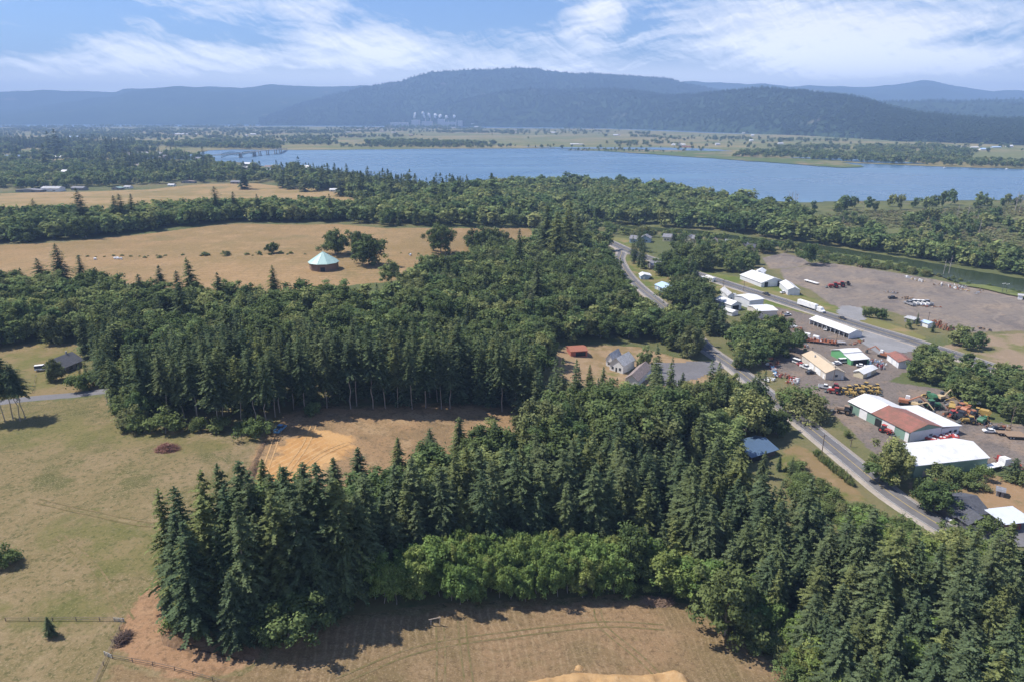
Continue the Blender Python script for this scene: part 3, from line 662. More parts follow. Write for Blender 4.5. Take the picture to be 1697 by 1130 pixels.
# unit trees: height 1, scaled per tree
FIRS = [fir_crown(100+i, dens=1.25, start=(.10, .06, .16, .12)[i % 4], rmax=(.165, .185, .150, .175)[i % 4], irregular=(.22, .28, .32, .24)[i % 4], prof=(.62, .55, .72, .6)[i % 4]) for i in range(8)]
TALLFIRS = [fir_crown(140+i, dens=1.0, start=(.42, .34, .48)[i % 3], rmax=(.140, .150, .130)[i % 3], irregular=.3, prof=.5) for i in range(5)]
BAREFIRS = [fir_crown(150+i, dens=1.0, start=.5, rmax=.17, irregular=.4, prof=.45) for i in range(3)]
FIRS_MID = [fir_crown(160+i, dens=.42, size=1.55, start=.1, rmax=.155, irregular=.2) for i in range(5)]
FIRS_LOW = [fir_crown(170+i, dens=.16, size=3.0, start=.04, rmax=.18, prof=.7) for i in range(5)]
ALDERS = [leaf_crown(200+i, 58, 110, (.30, .27, .34, .25)[i % 4], .54, .43, .095, .0185, lumpy=.7) for i in range(7)]
MAPLES = [leaf_crown(220+i, 70, 110, (.42, .46, .38)[i % 3], .52, .44, .11, .021, lumpy=.5, low=-.2) for i in range(5)]
SHRUBS = [leaf_crown(240+i, 22, 110, (.55, .65, .5)[i % 3], .45, .42, .24, .038, low=.2, lumpy=.5) for i in range(5)]
ALDERS_MID = [leaf_crown(260+i, 34, 52, .31, .53, .44, .115, .032, lumpy=.5) for i in range(5)]
ALDERS_LOW = [leaf_crown(270+i, 16, 24, .33, .50, .46, .16, .062, lumpy=.5) for i in range(5)]
SHRUBS_LOW = [leaf_crown(280+i, 9, 14, .6, .45, .42, .28, .12, low=.4) for i in range(4)]
ME = {}
for nm, lst, mat in (('fir', FIRS, M_FIR), ('tallfir', TALLFIRS, M_FIR), ('barefir', BAREFIRS, M_FIR), ('dryfir', FIRS_MID, M_DRYTREE), ('alder', ALDERS, M_ALDER), ('youngalder', ALDERS, M_YOUNG), ('maple', MAPLES, M_MAPLE), ('shrub', SHRUBS, M_SHRUB)):
    ME[nm] = [crown_obj_mesh(nm+'_crown', c, mat) for c in lst]
TR = {'fir': [trunk_mesh('fir_trunk', i, .95, .0085) for i in range(3)], 'alder': [trunk_mesh('alder_trunk', 10+i, .8, .011, 6, .02) for i in range(3)],
      'maple': [trunk_mesh('maple_trunk', 20+i, .7, .020, 8, .02) for i in range(3)], 'shrub': [trunk_mesh('shrub_stem', 30+i, .6, .02, 7, .03) for i in range(2)]}
TR['dryfir'] = TR['fir']; TR['youngalder'] = TR['alder']; TR['tallfir'] = TR['barefir'] = TR['fir']
NAME = {'dryfir': 'fir_tree', 'youngalder': 'alder_tree', 'fir': 'fir_tree', 'tallfir': 'fir_tree', 'barefir': 'fir_tree', 'alder': 'alder_tree', 'maple': 'maple_tree', 'shrub': 'shrub'}
CAT = {'dryfir': 'fir tree', 'youngalder': 'broadleaf tree', 'fir': 'fir tree', 'tallfir': 'fir tree', 'barefir': 'fir tree', 'alder': 'broadleaf tree', 'maple': 'broadleaf tree', 'shrub': 'shrub'}
def tree(kind, x, y, h, wide=1.0, label=None, group=None, rz=None, var=None, sink=.0):
    rz = random.uniform(0, 6.28) if rz is None else rz
    o = empty(NAME[kind], (x, y, float(hz(x, y))-sink), rz, label, CAT[kind], group); o.rotation_euler = (random.gauss(0, .025), random.gauss(0, .025), rz); o.scale = (h*wide, h*wide, h)
    c = link('crown', ME[kind][random.randrange(len(ME[kind])) if var is None else var % len(ME[kind])], o)
    k = link('trunk' if kind != 'shrub' else 'stem', random.choice(TR[kind]), o); k.scale = (1/wide, 1/wide, 1) if kind == 'fir' else (1, 1, 1)
    return o
def scatter(px_poly, spacing, jitter=.42, drop=0.0, world=None):
    poly = world if world is not None else poly_w(px_poly)
    lo, hi = poly.min(0), poly.max(0)
    xs = np.arange(lo[0], hi[0], spacing); ys = np.arange(lo[1], hi[1], spacing*.866)
    X, Y = np.meshgrid(xs, ys); X = X+(np.arange(len(ys)) % 2)[:, None]*spacing/2
    p = np.column_stack([X.ravel(), Y.ravel()])+rng.uniform(-jitter, jitter, (X.size, 2))*spacing
    p = p[inside(p, poly)]
    return p[rng.random(len(p)) > drop]
def merged(name, items, variants, mat, kind='stuff', label=None, cat=None, squash=1.0):
    """many small far trees as one mesh: items are (x, y, z, height, width factor)"""
    V, Q, T, Rn, off = [], [], [], [], 0
    it = np.array(items); which = rng.integers(0, len(variants), len(it)); ang = rng.uniform(0, 6.283, len(it)); rnd = rng.random(len(it))
    for k, (v, q, tone) in enumerate(variants):
        s = np.where(which == k)[0]
        if not len(s): continue
        ca, sa = np.cos(ang[s]), np.sin(ang[s]); hh = it[s, 3]; ww = hh*it[s, 4]
        x = (v[None, :, 0]*ca[:, None]-v[None, :, 1]*sa[:, None])*ww[:, None]+it[s, 0][:, None]
        y = (v[None, :, 0]*sa[:, None]+v[None, :, 1]*ca[:, None])*ww[:, None]+it[s, 1][:, None]
        z = v[None, :, 2]*hh[:, None]+it[s, 2][:, None]
        V.append(np.stack([x, y, z], -1).reshape(-1, 3))
        Q.append((q[None]+(np.arange(len(s))*len(v))[:, None, None]).reshape(-1, 4)+off); off += len(s)*len(v)
        T.append(np.tile(tone, len(s))); Rn.append(np.repeat(rnd[s], len(q)))
    me = np_mesh(name, np.concatenate(V), np.concatenate(Q), mat, attrs={'tone': ('FACE', np.concatenate(T)), 'rnd': ('FACE', np.concatenate(Rn))})
    o = link(name, me); return tag(o, label, cat, kind=kind)

PLACED = []   # (kind, x, y, h, wide, group, label)
KEEP = [(1260, 752, 12), (1020, 612, 11), (1045, 636, 9), (957, 590, 8), (1090, 445, 9), (1068, 462, 6), (1095, 480, 9), (1210, 492, 9), (1218, 510, 9), (1250, 505, 10), (1270, 525, 9), (1262, 455, 8), (1280, 468, 14), (1312, 482, 10), (1606, 858, 10), (1560, 775, 18), (1598, 772, 14), (1520, 783, 10), (120, 610, 9), (537, 446, 13), (1490, 602, 8), (1438, 620, 8), (1500, 700, 14)]
KP = [(ground(a, b)[:2], r) for a, b, r in KEEP]
def clear_of(x, y):
    p = np.array([x, y])
    if np.hypot(*(lane-p).T).min() < 7.5 or np.hypot(*(hwy-p).T).min() < 10: return False
    return all(np.hypot(*(c-p)) > r for c, r in KP)
_lx, _ly, _ = project(lane[:, 0], lane[:, 1], hz(lane[:, 0], lane[:, 1])); _o = np.argsort(_lx); _lx, _ly = _lx[_o], _ly[_o]
def below_lane(x, y, h):
    """trees this side of the lane stay low enough to leave it in view, as the photo shows it"""
    z = float(hz(x, y)); bx, by_, fw = project(x, y, z)
    if 975 < bx < 1080 and by_ > 636: h = min(h, height_at((x, y, z), 634 if bx > 1030 else 626))   # the gabled house stays in view
    if 1112 < bx < 1172 and by_ > 640: h = min(h, height_at((x, y, z), 630))
    if not (1030 < bx < 1110 or 1165 < bx < 1236 or 1266 < bx < 1560): return h
    w = FPX*h*.16/fw; ls = [float(np.interp(bx+d, _lx, _ly)) for d in (-w, 0, w)]; ly = max(ls)
    if by_ < min(ls): return h
    top = height_at((x, y, z), ly+3)
    return min(h, top)
def plant(kind, px_poly, spacing, h, group, label, wide=(.85, 1.15), jitter=.42, drop=0.0, only=None):
    for x, y in scatter(px_poly, spacing, jitter, drop):
        if not clear_of(x, y): continue
        k = kind if isinstance(kind, str) else random.choice(kind)
        hh = below_lane(x, y, random.uniform(*h)*(1 if random.random() > .08 else 1.12))
        if hh < 2.0: continue
        if hh < 7 and k != 'shrub': k = 'shrub' if isinstance(group, str) else 'alder'
        if isinstance(group, str) and k == 'shrub' and kind != 'shrub' and 'shrub' not in kind: continue
        PLACED.append((k, x, y, hh, random.uniform(*wide), group if isinstance(group, str) else group[NAME[k]], label if isinstance(label, str) else label[NAME[k]]))
def one(kind, px, py, top=None, h=None, wide=1.0, label=None, group=None):
    b = ground(px, py); hh = h if h is not None else height_at(b, top)
    PLACED.append((kind, b[0], b[1], hh, wide, group, label, True))
    return b
exec_zones = True
# --- the big fir stand in the foreground
G1 = 'firs of the foreground stand'
L1 = 'tall dark green fir packed in the big stand in front of the clearing'
plant('fir', [(282, 1020), (300, 1042), (345, 1058), (470, 1040), (560, 1020), (640, 978), (600, 955), (500, 950), (400, 955), (300, 985)], 5.0, (23, 32), G1, L1, wide=(.92, 1.3))
plant('fir', [(560, 1000), (635, 962), (740, 935), (900, 925), (1010, 922), (1060, 900), (1010, 860), (900, 850), (780, 868), (660, 900), (560, 948)], 5.4, (17, 27), G1, L1, wide=(.95, 1.35))
plant(['alder', 'alder', 'maple'], [(430, 900), (560, 868), (660, 832), (760, 785), (850, 760), (860, 800), (760, 850), (640, 890), (520, 930), (430, 950)], 6.0, (11, 17), {'alder_tree': 'broadleaf trees at the back of the stand', 'maple_tree': 'maples at the back of the stand'}, {'alder_tree': 'broadleaf tree between the firs at the clearing side of the stand', 'maple_tree': 'round maple between the firs at the clearing side of the stand'}, wide=(1.0, 1.3))
plant('fir', [(900, 850), (1010, 860), (1060, 905), (1050, 945), (1130, 960), (1200, 985), (1290, 1075), (1340, 1130), (1420, 1260), (1560, 1300), (1900, 1300), (1900, 1010), (1697, 1008), (1560, 1004), (1440, 962), (1340, 930), (1270, 893), (1180, 830), (1080, 800), (980, 815)], 6.2, (15, 27), G1, L1, wide=(.92, 1.3))
plant('fir', [(1180, 825), (1270, 888), (1340, 925), (1420, 955), (1420, 925), (1350, 880), (1290, 845), (1200, 800)], 5.6, (10, 15), 'younger firs above the big stand', 'shorter young fir between the big stand and the blue roofed shed', wide=(1.0, 1.3))
# left part of the slope, narrow young firs on the clearing's edge
G1b = 'young firs at the clearing edge'; L1b = 'slim young fir standing at the near edge of the bare clearing'
for (px, py, tp) in ((440, 870, 762), (478, 872, 772), (510, 880, 764), (560, 845, 758), (600, 838, 742), (662, 810, 724), (712, 790, 710), (762, 752, 690), (880, 760, 690), (820, 778, 700)):
    one('fir', px, py, tp, None, 1.25, L1b, G1b)
# mixed wood between the stand and the lane
G2 = {'fir_tree': 'firs of the mixed wood by the lane', 'alder_tree': 'broadleaf trees of the mixed wood by the lane', 'maple_tree': 'round maples of the mixed wood by the lane'}
L2 = {'fir_tree': 'dark fir in the mixed wood left of the lane', 'alder_tree': 'light green broadleaf tree in the mixed wood left of the lane', 'maple_tree': 'round full-leaved maple in the mixed wood left of the lane'}
plant(['fir', 'alder', 'fir', 'alder', 'maple'], [(900, 838), (1000, 788), (1080, 775), (1150, 782), (1205, 764), (1222, 738), (1260, 728), (1290, 722), (1255, 675), (1200, 668), (1130, 680), (1040, 690), (960, 710), (880, 740), (840, 800)], 7.2, (15, 22), G2, L2)
plant(['fir'], [(880, 738), (960, 705), (1040, 688), (1130, 676), (1200, 664), (1235, 672), (1215, 650), (1150, 652), (1080, 655), (1020, 662), (950, 672), (880, 690)], 6.8, (19, 27), G2, L2)
# --- alder thicket on the front edge
G3 = 'alders of the bright thicket'; L3 = 'bright green young alder in the thicket along the front field'
plant('youngalder', [(612, 1000), (700, 1003), (830, 999), (960, 993), (1025, 982), (1040, 948), (960, 935), (850, 940), (740, 946), (650, 968)], 3.1, (9.5, 13.5), G3, L3, wide=(.62, .9))
plant('youngalder', [(1040, 975), (1110, 985), (1160, 1000), (1180, 980), (1140, 950), (1060, 945)], 4.6, (9, 13), G3, L3, wide=(1.0, 1.3))
one('maple', 1045, 965, 862, None, .62, 'yellowing maple with brown tinged crown behind the thicket')
one('maple', 1200, 1052, 940, None, .82, 'round maple with rusty seed heads at the field corner')
# bramble bank along the field
G4 = 'bramble bushes on the field bank'; L4 = 'low green bramble bush on the bank between field and firs'
plant('shrub', [(1030, 985), (1100, 990), (1160, 1010), (1230, 1062), (1300, 1115), (1360, 1180), (1420, 1180), (1360, 1110), (1290, 1060), (1220, 1010), (1150, 975), (1060, 965)], 3.4, (2.2, 4.4), G4, L4)
plant('youngalder', [(1210, 1030), (1300, 1085), (1360, 1140), (1420, 1260), (1480, 1260), (1400, 1120), (1330, 1065), (1250, 1020)], 4.6, (7, 11), G3+' and bank', 'green alder on the bank below the firs at the field edge', wide=(1.1, 1.4))
plant('youngalder', [(1500, 1100), (1650, 1100), (1780, 1120), (1780, 1300), (1500, 1300)], 5.2, (9, 14), 'alders in the corner wood', 'light green alder among the firs of the lower corner wood', wide=(1.0, 1.3))
one('maple', 482, 1062, 988, None, 1.25, 'large round light green bush at the front edge of the firs')
one('shrub', 540, 1010, 975, None, .8, 'small bush under the front firs beside a white trunk')
one('fir', 395, 1070, 948, None, 1.25, 'pale blue-green fir standing alone in front of the dark firs')
one('fir', 540, 1030, 905, None, 1.0, 'fir with a bare white lower trunk at the field corner')
one('shrub', 295, 1040, 1000, None, .8, 'green bush against the firs by the dirt track')
one('shrub', 335, 1050, 1022, None, .9, 'small pale bush on the rough soil at the edge of the firs')
for (x, y, t, l) in ((85, 1055, 1021, 'small dark young fir alone in the brown paddock'),): one('fir', x, y, t, None, 1.5, l)
one('shrub', 10, 938, 900, None, .8, 'low round bush at the edge of the meadow')
# --- plantation behind the clearing
G5 = 'firs of the plantation'; L5 = 'tall straight fir with a bare lower trunk in the plantation behind the clearing'
plant('tallfir', [(478, 690), (560, 684), (660, 679), (760, 680), (850, 684), (880, 700), (900, 668), (850, 640), (700, 628), (560, 632), (490, 650)], 5.4, (23, 27.5), G5, L5, jitter=.35)
G6 = 'firs of the wood by the meadow'; L6 = 'tall fir in the wood between the meadow and the plantation'
plant('tallfir', [(250, 700), (330, 712), (445, 712), (470, 690), (480, 655), (420, 640), (300, 650), (240, 670)], 6.0, (20, 27), G6, L6)
plant('fir', [(190, 690), (250, 702), (260, 660), (420, 638), (560, 630), (560, 605), (420, 600), (300, 610), (200, 640)], 6.4, (16, 22), G6, L6)
G7 = 'bushes along the edge of the wood'
for (x, y, t, l) in ((275, 718, 675, 'round light green bush at the meadow edge, nearest the middle of the wood front'), (427, 724, 690, 'bright round bush at the corner of the clearing'), (215, 708, 668, 'dark leafy bush at the left end of the wood front'), (232, 712, 680, 'grey-green bush beside the dark leafy bush'), (370, 712, 685, 'low bush between trunks at the wood front'), (398, 714, 692, 'smallest bush at the wood front near the clearing'), (520, 688, 664, 'bush in shade at the plantation corner'), (330, 714, 690, 'upright bush at the foot of the wood front')):
    one('shrub', x, y, t, None, random.uniform(.75, 1.0), l)
plant('alder', [(190, 694), (225, 700), (300, 690), (300, 640), (225, 640), (190, 670)], 6.5, (11, 16), 'broadleaf trees by the meadow', 'grey-green broadleaf tree at the meadow edge of the wood')
# lone firs by the driveway
for (x, y, t) in ((8, 697, 600), (22, 696, 592), (34, 699, 606), (42, 695, 604), (-12, 700, 590)): one('barefir', x, y, t, None, .95, 'thin tall fir with bare trunk in the clump by the driveway', 'firs in the clump by the driveway')
for (x, y, t) in ((185, 672, 585), (178, 668, 580), (192, 676, 595)): one('barefir', x, y, t, None, 1.0, 'tall fir with bare stem at the wood end of the driveway', 'firs where the driveway meets the wood')
# house garden
one('maple', 96, 630, 590, None, .8, 'grey-leaved garden tree in front of the slate roofed house')
one('shrub', 133, 648, 618, None, .9, 'rounded olive bush beside the slate roofed house')
one('shrub', 155, 640, 612, None, .9, 'dark bush at the end of the lawn hedge')
plant(['alder', 'alder', 'maple'], [(-80, 590), (10, 575), (40, 572), (120, 568), (170, 560), (170, 520), (60, 520), (-80, 520)], 7.5, (11, 16), {'alder_tree': 'broadleaf trees behind the lawn', 'maple_tree': 'maples behind the lawn'}, {'alder_tree': 'broadleaf tree in the belt behind the house lawn', 'maple_tree': 'round maple in the belt behind the house lawn'})
plant('fir', [(140, 600), (170, 640), (200, 640), (210, 600), (180, 560), (150, 565)], 6, (15, 21), 'firs beside the slate house', 'dark fir close behind the slate roofed house')
# --- broad mixed belt below the pasture
G8 = {'alder_tree': 'broadleaf trees of the belt below the pasture', 'maple_tree': 'maples of the belt below the pasture', 'fir_tree': 'firs of the belt below the pasture'}
L8 = {'alder_tree': 'pale green broadleaf tree in the wood belt below the pasture', 'maple_tree': 'dark rounded maple in the wood belt below the pasture', 'fir_tree': 'pointed dark fir rising from the wood belt below the pasture'}
plant(['alder', 'fir', 'alder', 'maple', 'alder', 'fir'], [(-60, 560), (170, 560), (200, 600), (420, 598), (560, 600), (560, 560), (640, 545), (640, 515), (480, 510), (290, 510), (100, 490), (-60, 480)], 7.4, (9, 18), G8, L8, wide=(1.0, 1.35))
plant(['alder', 'fir', 'maple', 'fir', 'alder'], [(560, 628), (700, 626), (850, 640), (900, 620), (930, 570), (900, 520), (800, 500), (700, 490), (640, 500), (640, 550), (560, 580)], 7.4, (9, 19), G8, L8, wide=(1.0, 1.3))
for (x, y, t) in ((105, 475, 405), (75, 490, 428), (140, 482, 425), (272, 505, 440), (325, 510, 428), (300, 515, 450), (240, 520, 455), (455, 495, 440), (370, 520, 452), (385, 600, 508), (310, 560, 470)): one('fir', x, y, t, None, 1.45, L8['fir_tree'], G8['fir_tree'])
# --- the middle wood between pasture and lane
G9 = {'fir_tree': 'dark firs of the middle wood', 'alder_tree': 'broadleaf trees of the middle wood', 'maple_tree': 'maples of the middle wood'}
L9 = {'fir_tree': 'dark fir in the wood between the pasture and the lane', 'alder_tree': 'broadleaf tree in the wood between the pasture and the lane', 'maple_tree': 'big dark maple in the wood between the pasture and the lane'}
plant(['fir', 'alder', 'maple', 'fir', 'maple'], [(680, 492), (760, 500), (900, 520), (930, 560), (1010, 540), (1060, 530), (1050, 500), (1020, 470), (1010, 440), (1000, 415), (960, 400), (900, 405), (870, 425), (800, 440), (760, 456), (690, 472)], 8.5, (14, 20), G9, L9, wide=(.95, 1.25))
plant(['alder', 'maple', 'alder'], [(930, 572), (1000, 560), (1080, 562), (1120, 575), (1150, 580), (1120, 545), (1080, 515), (1060, 530), (1000, 545), (940, 560)], 8, (12, 18), G9, L9, wide=(1.0, 1.3))
plant(['fir', 'maple'], [(1110, 590), (1180, 598), (1160, 570), (1120, 545), (1090, 560)], 7.5, (14, 20), G9, L9)
for (x, y, t) in ((905, 440, 340), (940, 430, 335), (925, 450, 350), (860, 470, 390), (890, 520, 432), (870, 540, 470), (960, 420, 352)): one('fir', x, y, t, None, 1.4, L9['fir_tree'], G9['fir_tree'])
one('dryfir', 878, 548, 478, None, 1.1, 'brownish thin crowned conifer in the middle of the wood')
one('dryfir', 1140, 470, 428, None, 1.0, 'dull brown conifer in the row behind the grey cottage')
one('dryfir', 420, 955, 860, None, .9, 'dull brown thin fir among the green firs of the big stand')
# field trees
for (x, y, t, w, l) in ((558, 422, 380, .95, 'round dark tree just beyond the round barn'), (612, 440, 385, .85, 'tall leaning tree right of the round barn'), (594, 414, 380, .85, 'tree behind the tall leaning tree near the barn'), (732, 420, 367, .75, 'single tall oval tree standing in the dry pasture'), (783, 414, 375, .7, 'left tree of the pair clump in the pasture'), (806, 424, 372, .8, 'largest middle tree of the pasture clump'), (822, 426, 374, .7, 'right tree of the pasture clump'), (452, 420, 401, 1.0, 'small round tree on the pasture fence line'), (840, 395, 383, .8, 'low tree at the far end of the pasture')): one('maple', x, y, t, None, w*1.25, l)
one('fir', 858, 455, 380, None, 1.2, 'broad old conifer at the right end of the pasture')
one('alder', 648, 470, 418, None, .9, 'half bare thin tree beside the pasture track')
for i, (x, y, t) in enumerate(((340, 424, 416), (345, 424, 419), (374, 424, 415), (430, 422, 416), (465, 421, 415), (482, 421, 416), (265, 428, 423), (240, 428, 424), (410, 423, 418))): one('shrub', x, y, t, None, 1.2, 'low bush on the fence line across the pasture', 'bushes on the pasture fence line')
for k in range(46):
    f = k/45; px = 130+f*650; py = 426-6*f+random.uniform(-1, 1)
    if random.random() < .7: one('shrub', px, py, None, random.uniform(.7, 1.5), 1.5, 'low bush on the fence line across the pasture', 'bushes on the pasture fence line')
# tree line between pasture and hayfield
G10 = {'fir_tree': 'conifers of the tree line above the pasture', 'alder_tree': 'broadleaf trees of the tree line above the pasture', 'maple_tree': 'rounded trees of the tree line above the pasture'}
L10 = {'fir_tree': 'dark conifer in the tree line between pasture and hayfield', 'alder_tree': 'broadleaf tree in the tree line between pasture and hayfield', 'maple_tree': 'rounded tree in the tree line between pasture and hayfield'}
plant(['alder', 'maple', 'alder', 'alder', 'maple'], [(-40, 404), (40, 402), (130, 396), (250, 382), (330, 374), (420, 368), (560, 368), (600, 360), (560, 352), (420, 352), (300, 358), (160, 366), (-40, 372)], 9.5, (13, 19), G10, L10, wide=(1.05, 1.35))
for (x, y, t) in ((145, 385, 312), (5, 385, 340), (25, 388, 342), (62, 372, 330), (196, 380, 325), (208, 380, 322), (222, 378, 322), (390, 366, 318), (362, 364, 310), (550, 366, 322), (430, 366, 322), (235, 372, 334)): one('fir', x, y, t, None, 1.5, L10['fir_tree'], G10['fir_tree'])
plant(['alder', 'maple', 'fir', 'maple'], [(560, 368), (640, 376), (720, 376), (800, 376), (870, 376), (900, 392), (960, 398), (1000, 394), (960, 372), (860, 358), (760, 345), (640, 338), (590, 345)], 11, (13, 19), {**G9, 'maple_tree': 'maples above the pasture'}, {**L9, 'alder_tree': 'broadleaf tree in the wood above the far edge of the pasture', 'fir_tree': 'fir in the wood above the far edge of the pasture', 'maple_tree': 'rounded maple in the wood above the far edge of the pasture'} if False else L9, wide=(1.0, 1.3))
# --- right side, along lane and highway
GR = {'fir_tree': 'conifers along the lane', 'alder_tree': 'broadleaf trees along the lane', 'maple_tree': 'dark maples along the lane', 'shrub': 'shrubs along the lane'}
LR = {'fir_tree': 'tall dark conifer between the lane and the highway', 'alder_tree': 'broadleaf tree between the lane and the highway', 'maple_tree': 'dark rounded maple between the lane and the highway', 'shrub': 'shrub growing beside the lane'}
plant(['fir', 'maple', 'fir'], [(1105, 508), (1125, 495), (1160, 490), (1180, 500), (1190, 535), (1205, 565), (1190, 570), (1160, 545), (1130, 530)], 8, (14, 20), GR, LR, wide=(1.1, 1.4))
plant(['maple', 'alder'], [(1190, 575), (1210, 600), (1250, 610), (1275, 600), (1290, 585), (1290, 560), (1240, 545), (1215, 560)], 7, (10, 15), GR, LR, wide=(1.0, 1.25))
for (x, y, t, k) in ((1320, 585, 545, 'alder'), (1305, 580, 545, 'maple'), (1318, 678, 630, 'shrub'), (1300, 668, 640, 'shrub'), (1335, 692, 650, 'shrub'), (1230, 612, 575, 'maple'), (1468, 800, 725, 'alder'), (1478, 785, 728, 'alder'), (1455, 800, 740, 'alder')):
    one(k, x, y, t, None, 1.0, {'alder': 'leafy tree beside the sheds next to the lane', 'maple': 'dark maple beside the junk yard next to the lane', 'shrub': 'big bush on the verge between lane and work yard'}[k], {'alder': 'leafy trees next to the lane sheds', 'maple': 'maples by the junk yard', 'shrub': 'big bushes on the yard verge'}[k])
plant('fir', [(1042, 440), (1062, 452), (1074, 440), (1066, 412), (1046, 408)], 8, (15, 19), 'firs behind the lane cottages', 'tall conifer close behind the lane cottages', wide=(1.0, 1.3))
plant(['fir', 'fir', 'maple'], [(1100, 452), (1130, 470), (1150, 478), (1172, 468), (1165, 440), (1130, 425), (1100, 432)], 8.5, (15, 20), {**GR, 'fir_tree': 'tall firs behind the grey cottage', 'maple_tree': 'maples behind the grey cottage'}, {'fir_tree': 'tall fir in the row behind the grey cottage', 'maple_tree': 'rounded maple in the row behind the grey cottage'}, wide=(1.0, 1.3))
plant(['alder', 'maple', 'alder'], [(1165, 440), (1195, 452), (1235, 455), (1255, 445), (1245, 425), (1200, 415), (1150, 418)], 9, (9, 14), {**GR, 'alder_tree': 'trees between highway and slough houses', 'maple_tree': 'maples between highway and slough houses'}, {'alder_tree': 'leafy tree between the highway and the slough houses', 'maple_tree': 'dark maple between the highway and the slough houses'})
plant(['alder', 'maple', 'shrub'], [(1000, 392), (1060, 396), (1140, 402), (1215, 414), (1265, 420), (1330, 428), (1335, 420), (1270, 410), (1200, 402), (1100, 392), (1000, 380)], 12, (6, 11), 'trees by the slough houses', 'leafy tree or bush close to the slough houses')
for (x, y, t) in ((1340, 440, 402), (1265, 420, 385), (1305, 418, 395)): one('alder', x, y, t, None, 1.0, 'leafy tree on the bare bank of the gravel yard', 'trees on the bare bank')
plant('shrub', [(1350, 436), (1420, 442), (1480, 450), (1545, 462), (1540, 456), (1480, 442), (1420, 431), (1350, 420)], 6, (3, 6), 'bushes on the slough bank', 'green bush on the bank between slough and gravel yard', drop=.25)
plant('shrub', [(1545, 462), (1697, 490), (1800, 512), (1800, 506), (1697, 483), (1600, 466), (1545, 456)], 7, (1.5, 3.2), 'bushes on the slough bank', 'green bush on the bank between slough and gravel yard', drop=.3)
plant(['alder', 'maple', 'alder'], [(1500, 612), (1520, 640), (1560, 655), (1620, 680), (1660, 700), (1720, 700), (1800, 680), (1800, 620), (1720, 640), (1660, 620), (1640, 590), (1600, 560), (1550, 570), (1520, 590)], 7.5, (6.5, 10), {'alder_tree': 'trees on the mound behind the machine yard', 'maple_tree': 'dark trees on the mound behind the machine yard'}, {'alder_tree': 'green tree on the mound behind the machine yard', 'maple_tree': 'dark rounded tree on the mound behind the machine yard'}, wide=(1.05, 1.35))
for i, (x, y, t) in enumerate(((1434, 526, 508), (1442, 527, 508), (1450, 528, 509), (1458, 529, 510), (1464, 530, 511), (1505, 545, 528), (1519, 540, 518), (1545, 551, 530), (1575, 548, 538), (1600, 548, 541), (1612, 549, 542))): one('fir' if i in (6, 7) else 'alder', x, y, t, None, .9, 'small tree in the row between highway and gravel yard', 'small trees along the gravel yard')
for (x, y, t, k, l) in ((1548, 850, 795, 'maple', 'dark spreading tree at the front of the dark roofed house'), (1530, 820, 790, 'shrub', 'light green tree left of the dark spreading tree'), (1635, 885, 855, 'shrub', 'round green bush in front of the small open carport'), (1577, 800, 772, 'shrub', 'bush at the near wall of the long white roofed barn'), (1605, 806, 780, 'shrub', 'grey bush right of the barn wall bush'), (1627, 812, 795, 'shrub', 'small bright round bush behind the dark roofed house'), (1625, 795, 770, 'shrub', 'rounded tree at the right end of the long white roofed barn'), (1676, 795, 758, 'fir', 'dark conical tree right of the long white roofed barn'), (1690, 800, 775, 'shrub', 'dark bush beside the conical tree'), (1560, 798, 768, 'shrub', 'green bush at the corner of the long barn wall')): one(k, x, y, t, None, .95 if k != 'fir' else 1.8, l)
G11 = 'bushes on the lane verge'; L11 = 'low green bush on the yard side verge of the lane'
plant('shrub', [(1300, 665), (1340, 700), (1400, 745), (1460, 800), (1490, 800), (1440, 752), (1380, 705), (1330, 665)], 4.0, (1.4, 3.2), G11, L11, drop=.3)
plant('shrub', [(1300, 800), (1345, 808), (1400, 840), (1440, 850), (1500, 885), (1560, 905), (1620, 940), (1600, 960), (1560, 950), (1470, 920), (1390, 880), (1320, 830)], 3.4, (2.5, 5.5), 'light bushes below the lane', 'yellow-green bush in the rough between firs and lane')
plant('youngalder', [(1390, 890), (1470, 915), (1560, 945), (1640, 960), (1720, 975), (1720, 1010), (1600, 1005), (1500, 985), (1420, 945)], 5.0, (8, 12), 'young alders below the lane', 'yellow-green young alder between the firs and the lane', wide=(1.1, 1.4))
plant('shrub', [(1290, 775), (1320, 800), (1350, 800), (1330, 775)], 3, (2, 3.5), 'bushes beside the blue shed', 'dense low bush by the yard of the blue roofed shed')
for (x, y, t) in ((1262, 790, 745), (1290, 780, 752), (1310, 790, 757)): one('fir', x, y, t, None, 1.0, 'young fir in front of the blue roofed shed', 'young firs in front of the blue shed')
one('alder', 1068, 612, 572, None, .8, 'yellow-green round tree beside the grey gabled house')
for (x, y, t) in ((976, 655, 604), (998, 660, 607), (1090, 660, 604), (1128, 662, 616), (1182, 668, 624), (1245, 690, 622)): one('fir', x, y, t, None, 1.1, 'pointed fir in front of the gabled house and driveway', 'firs in front of the gabled house')
plant('alder', [(1560, 905), (1640, 945), (1740, 1000), (1740, 1040), (1600, 1000), (1540, 950)], 5, (9, 13), 'alders at the lower end of the lane', 'green alder screening the lower end of the lane', wide=(1.0, 1.3))
plant('fir', [(60, 628), (90, 640), (120, 640), (150, 632), (150, 622), (110, 628)], 5, (6, 9), 'young firs in the slate house garden', 'young fir in the garden of the slate roofed house')
# hedge of narrow conifers by the lane
for k in range(15):
    f = k/14; px = 1352+f*(1411-1352); py = 757+f*(806-757)
    one('shrub', px, py, None, 3.6+random.uniform(-.3, .5), .42, 'narrow clipped evergreen in the hedge beside the lane', 'evergreens of the hedge beside the lane')

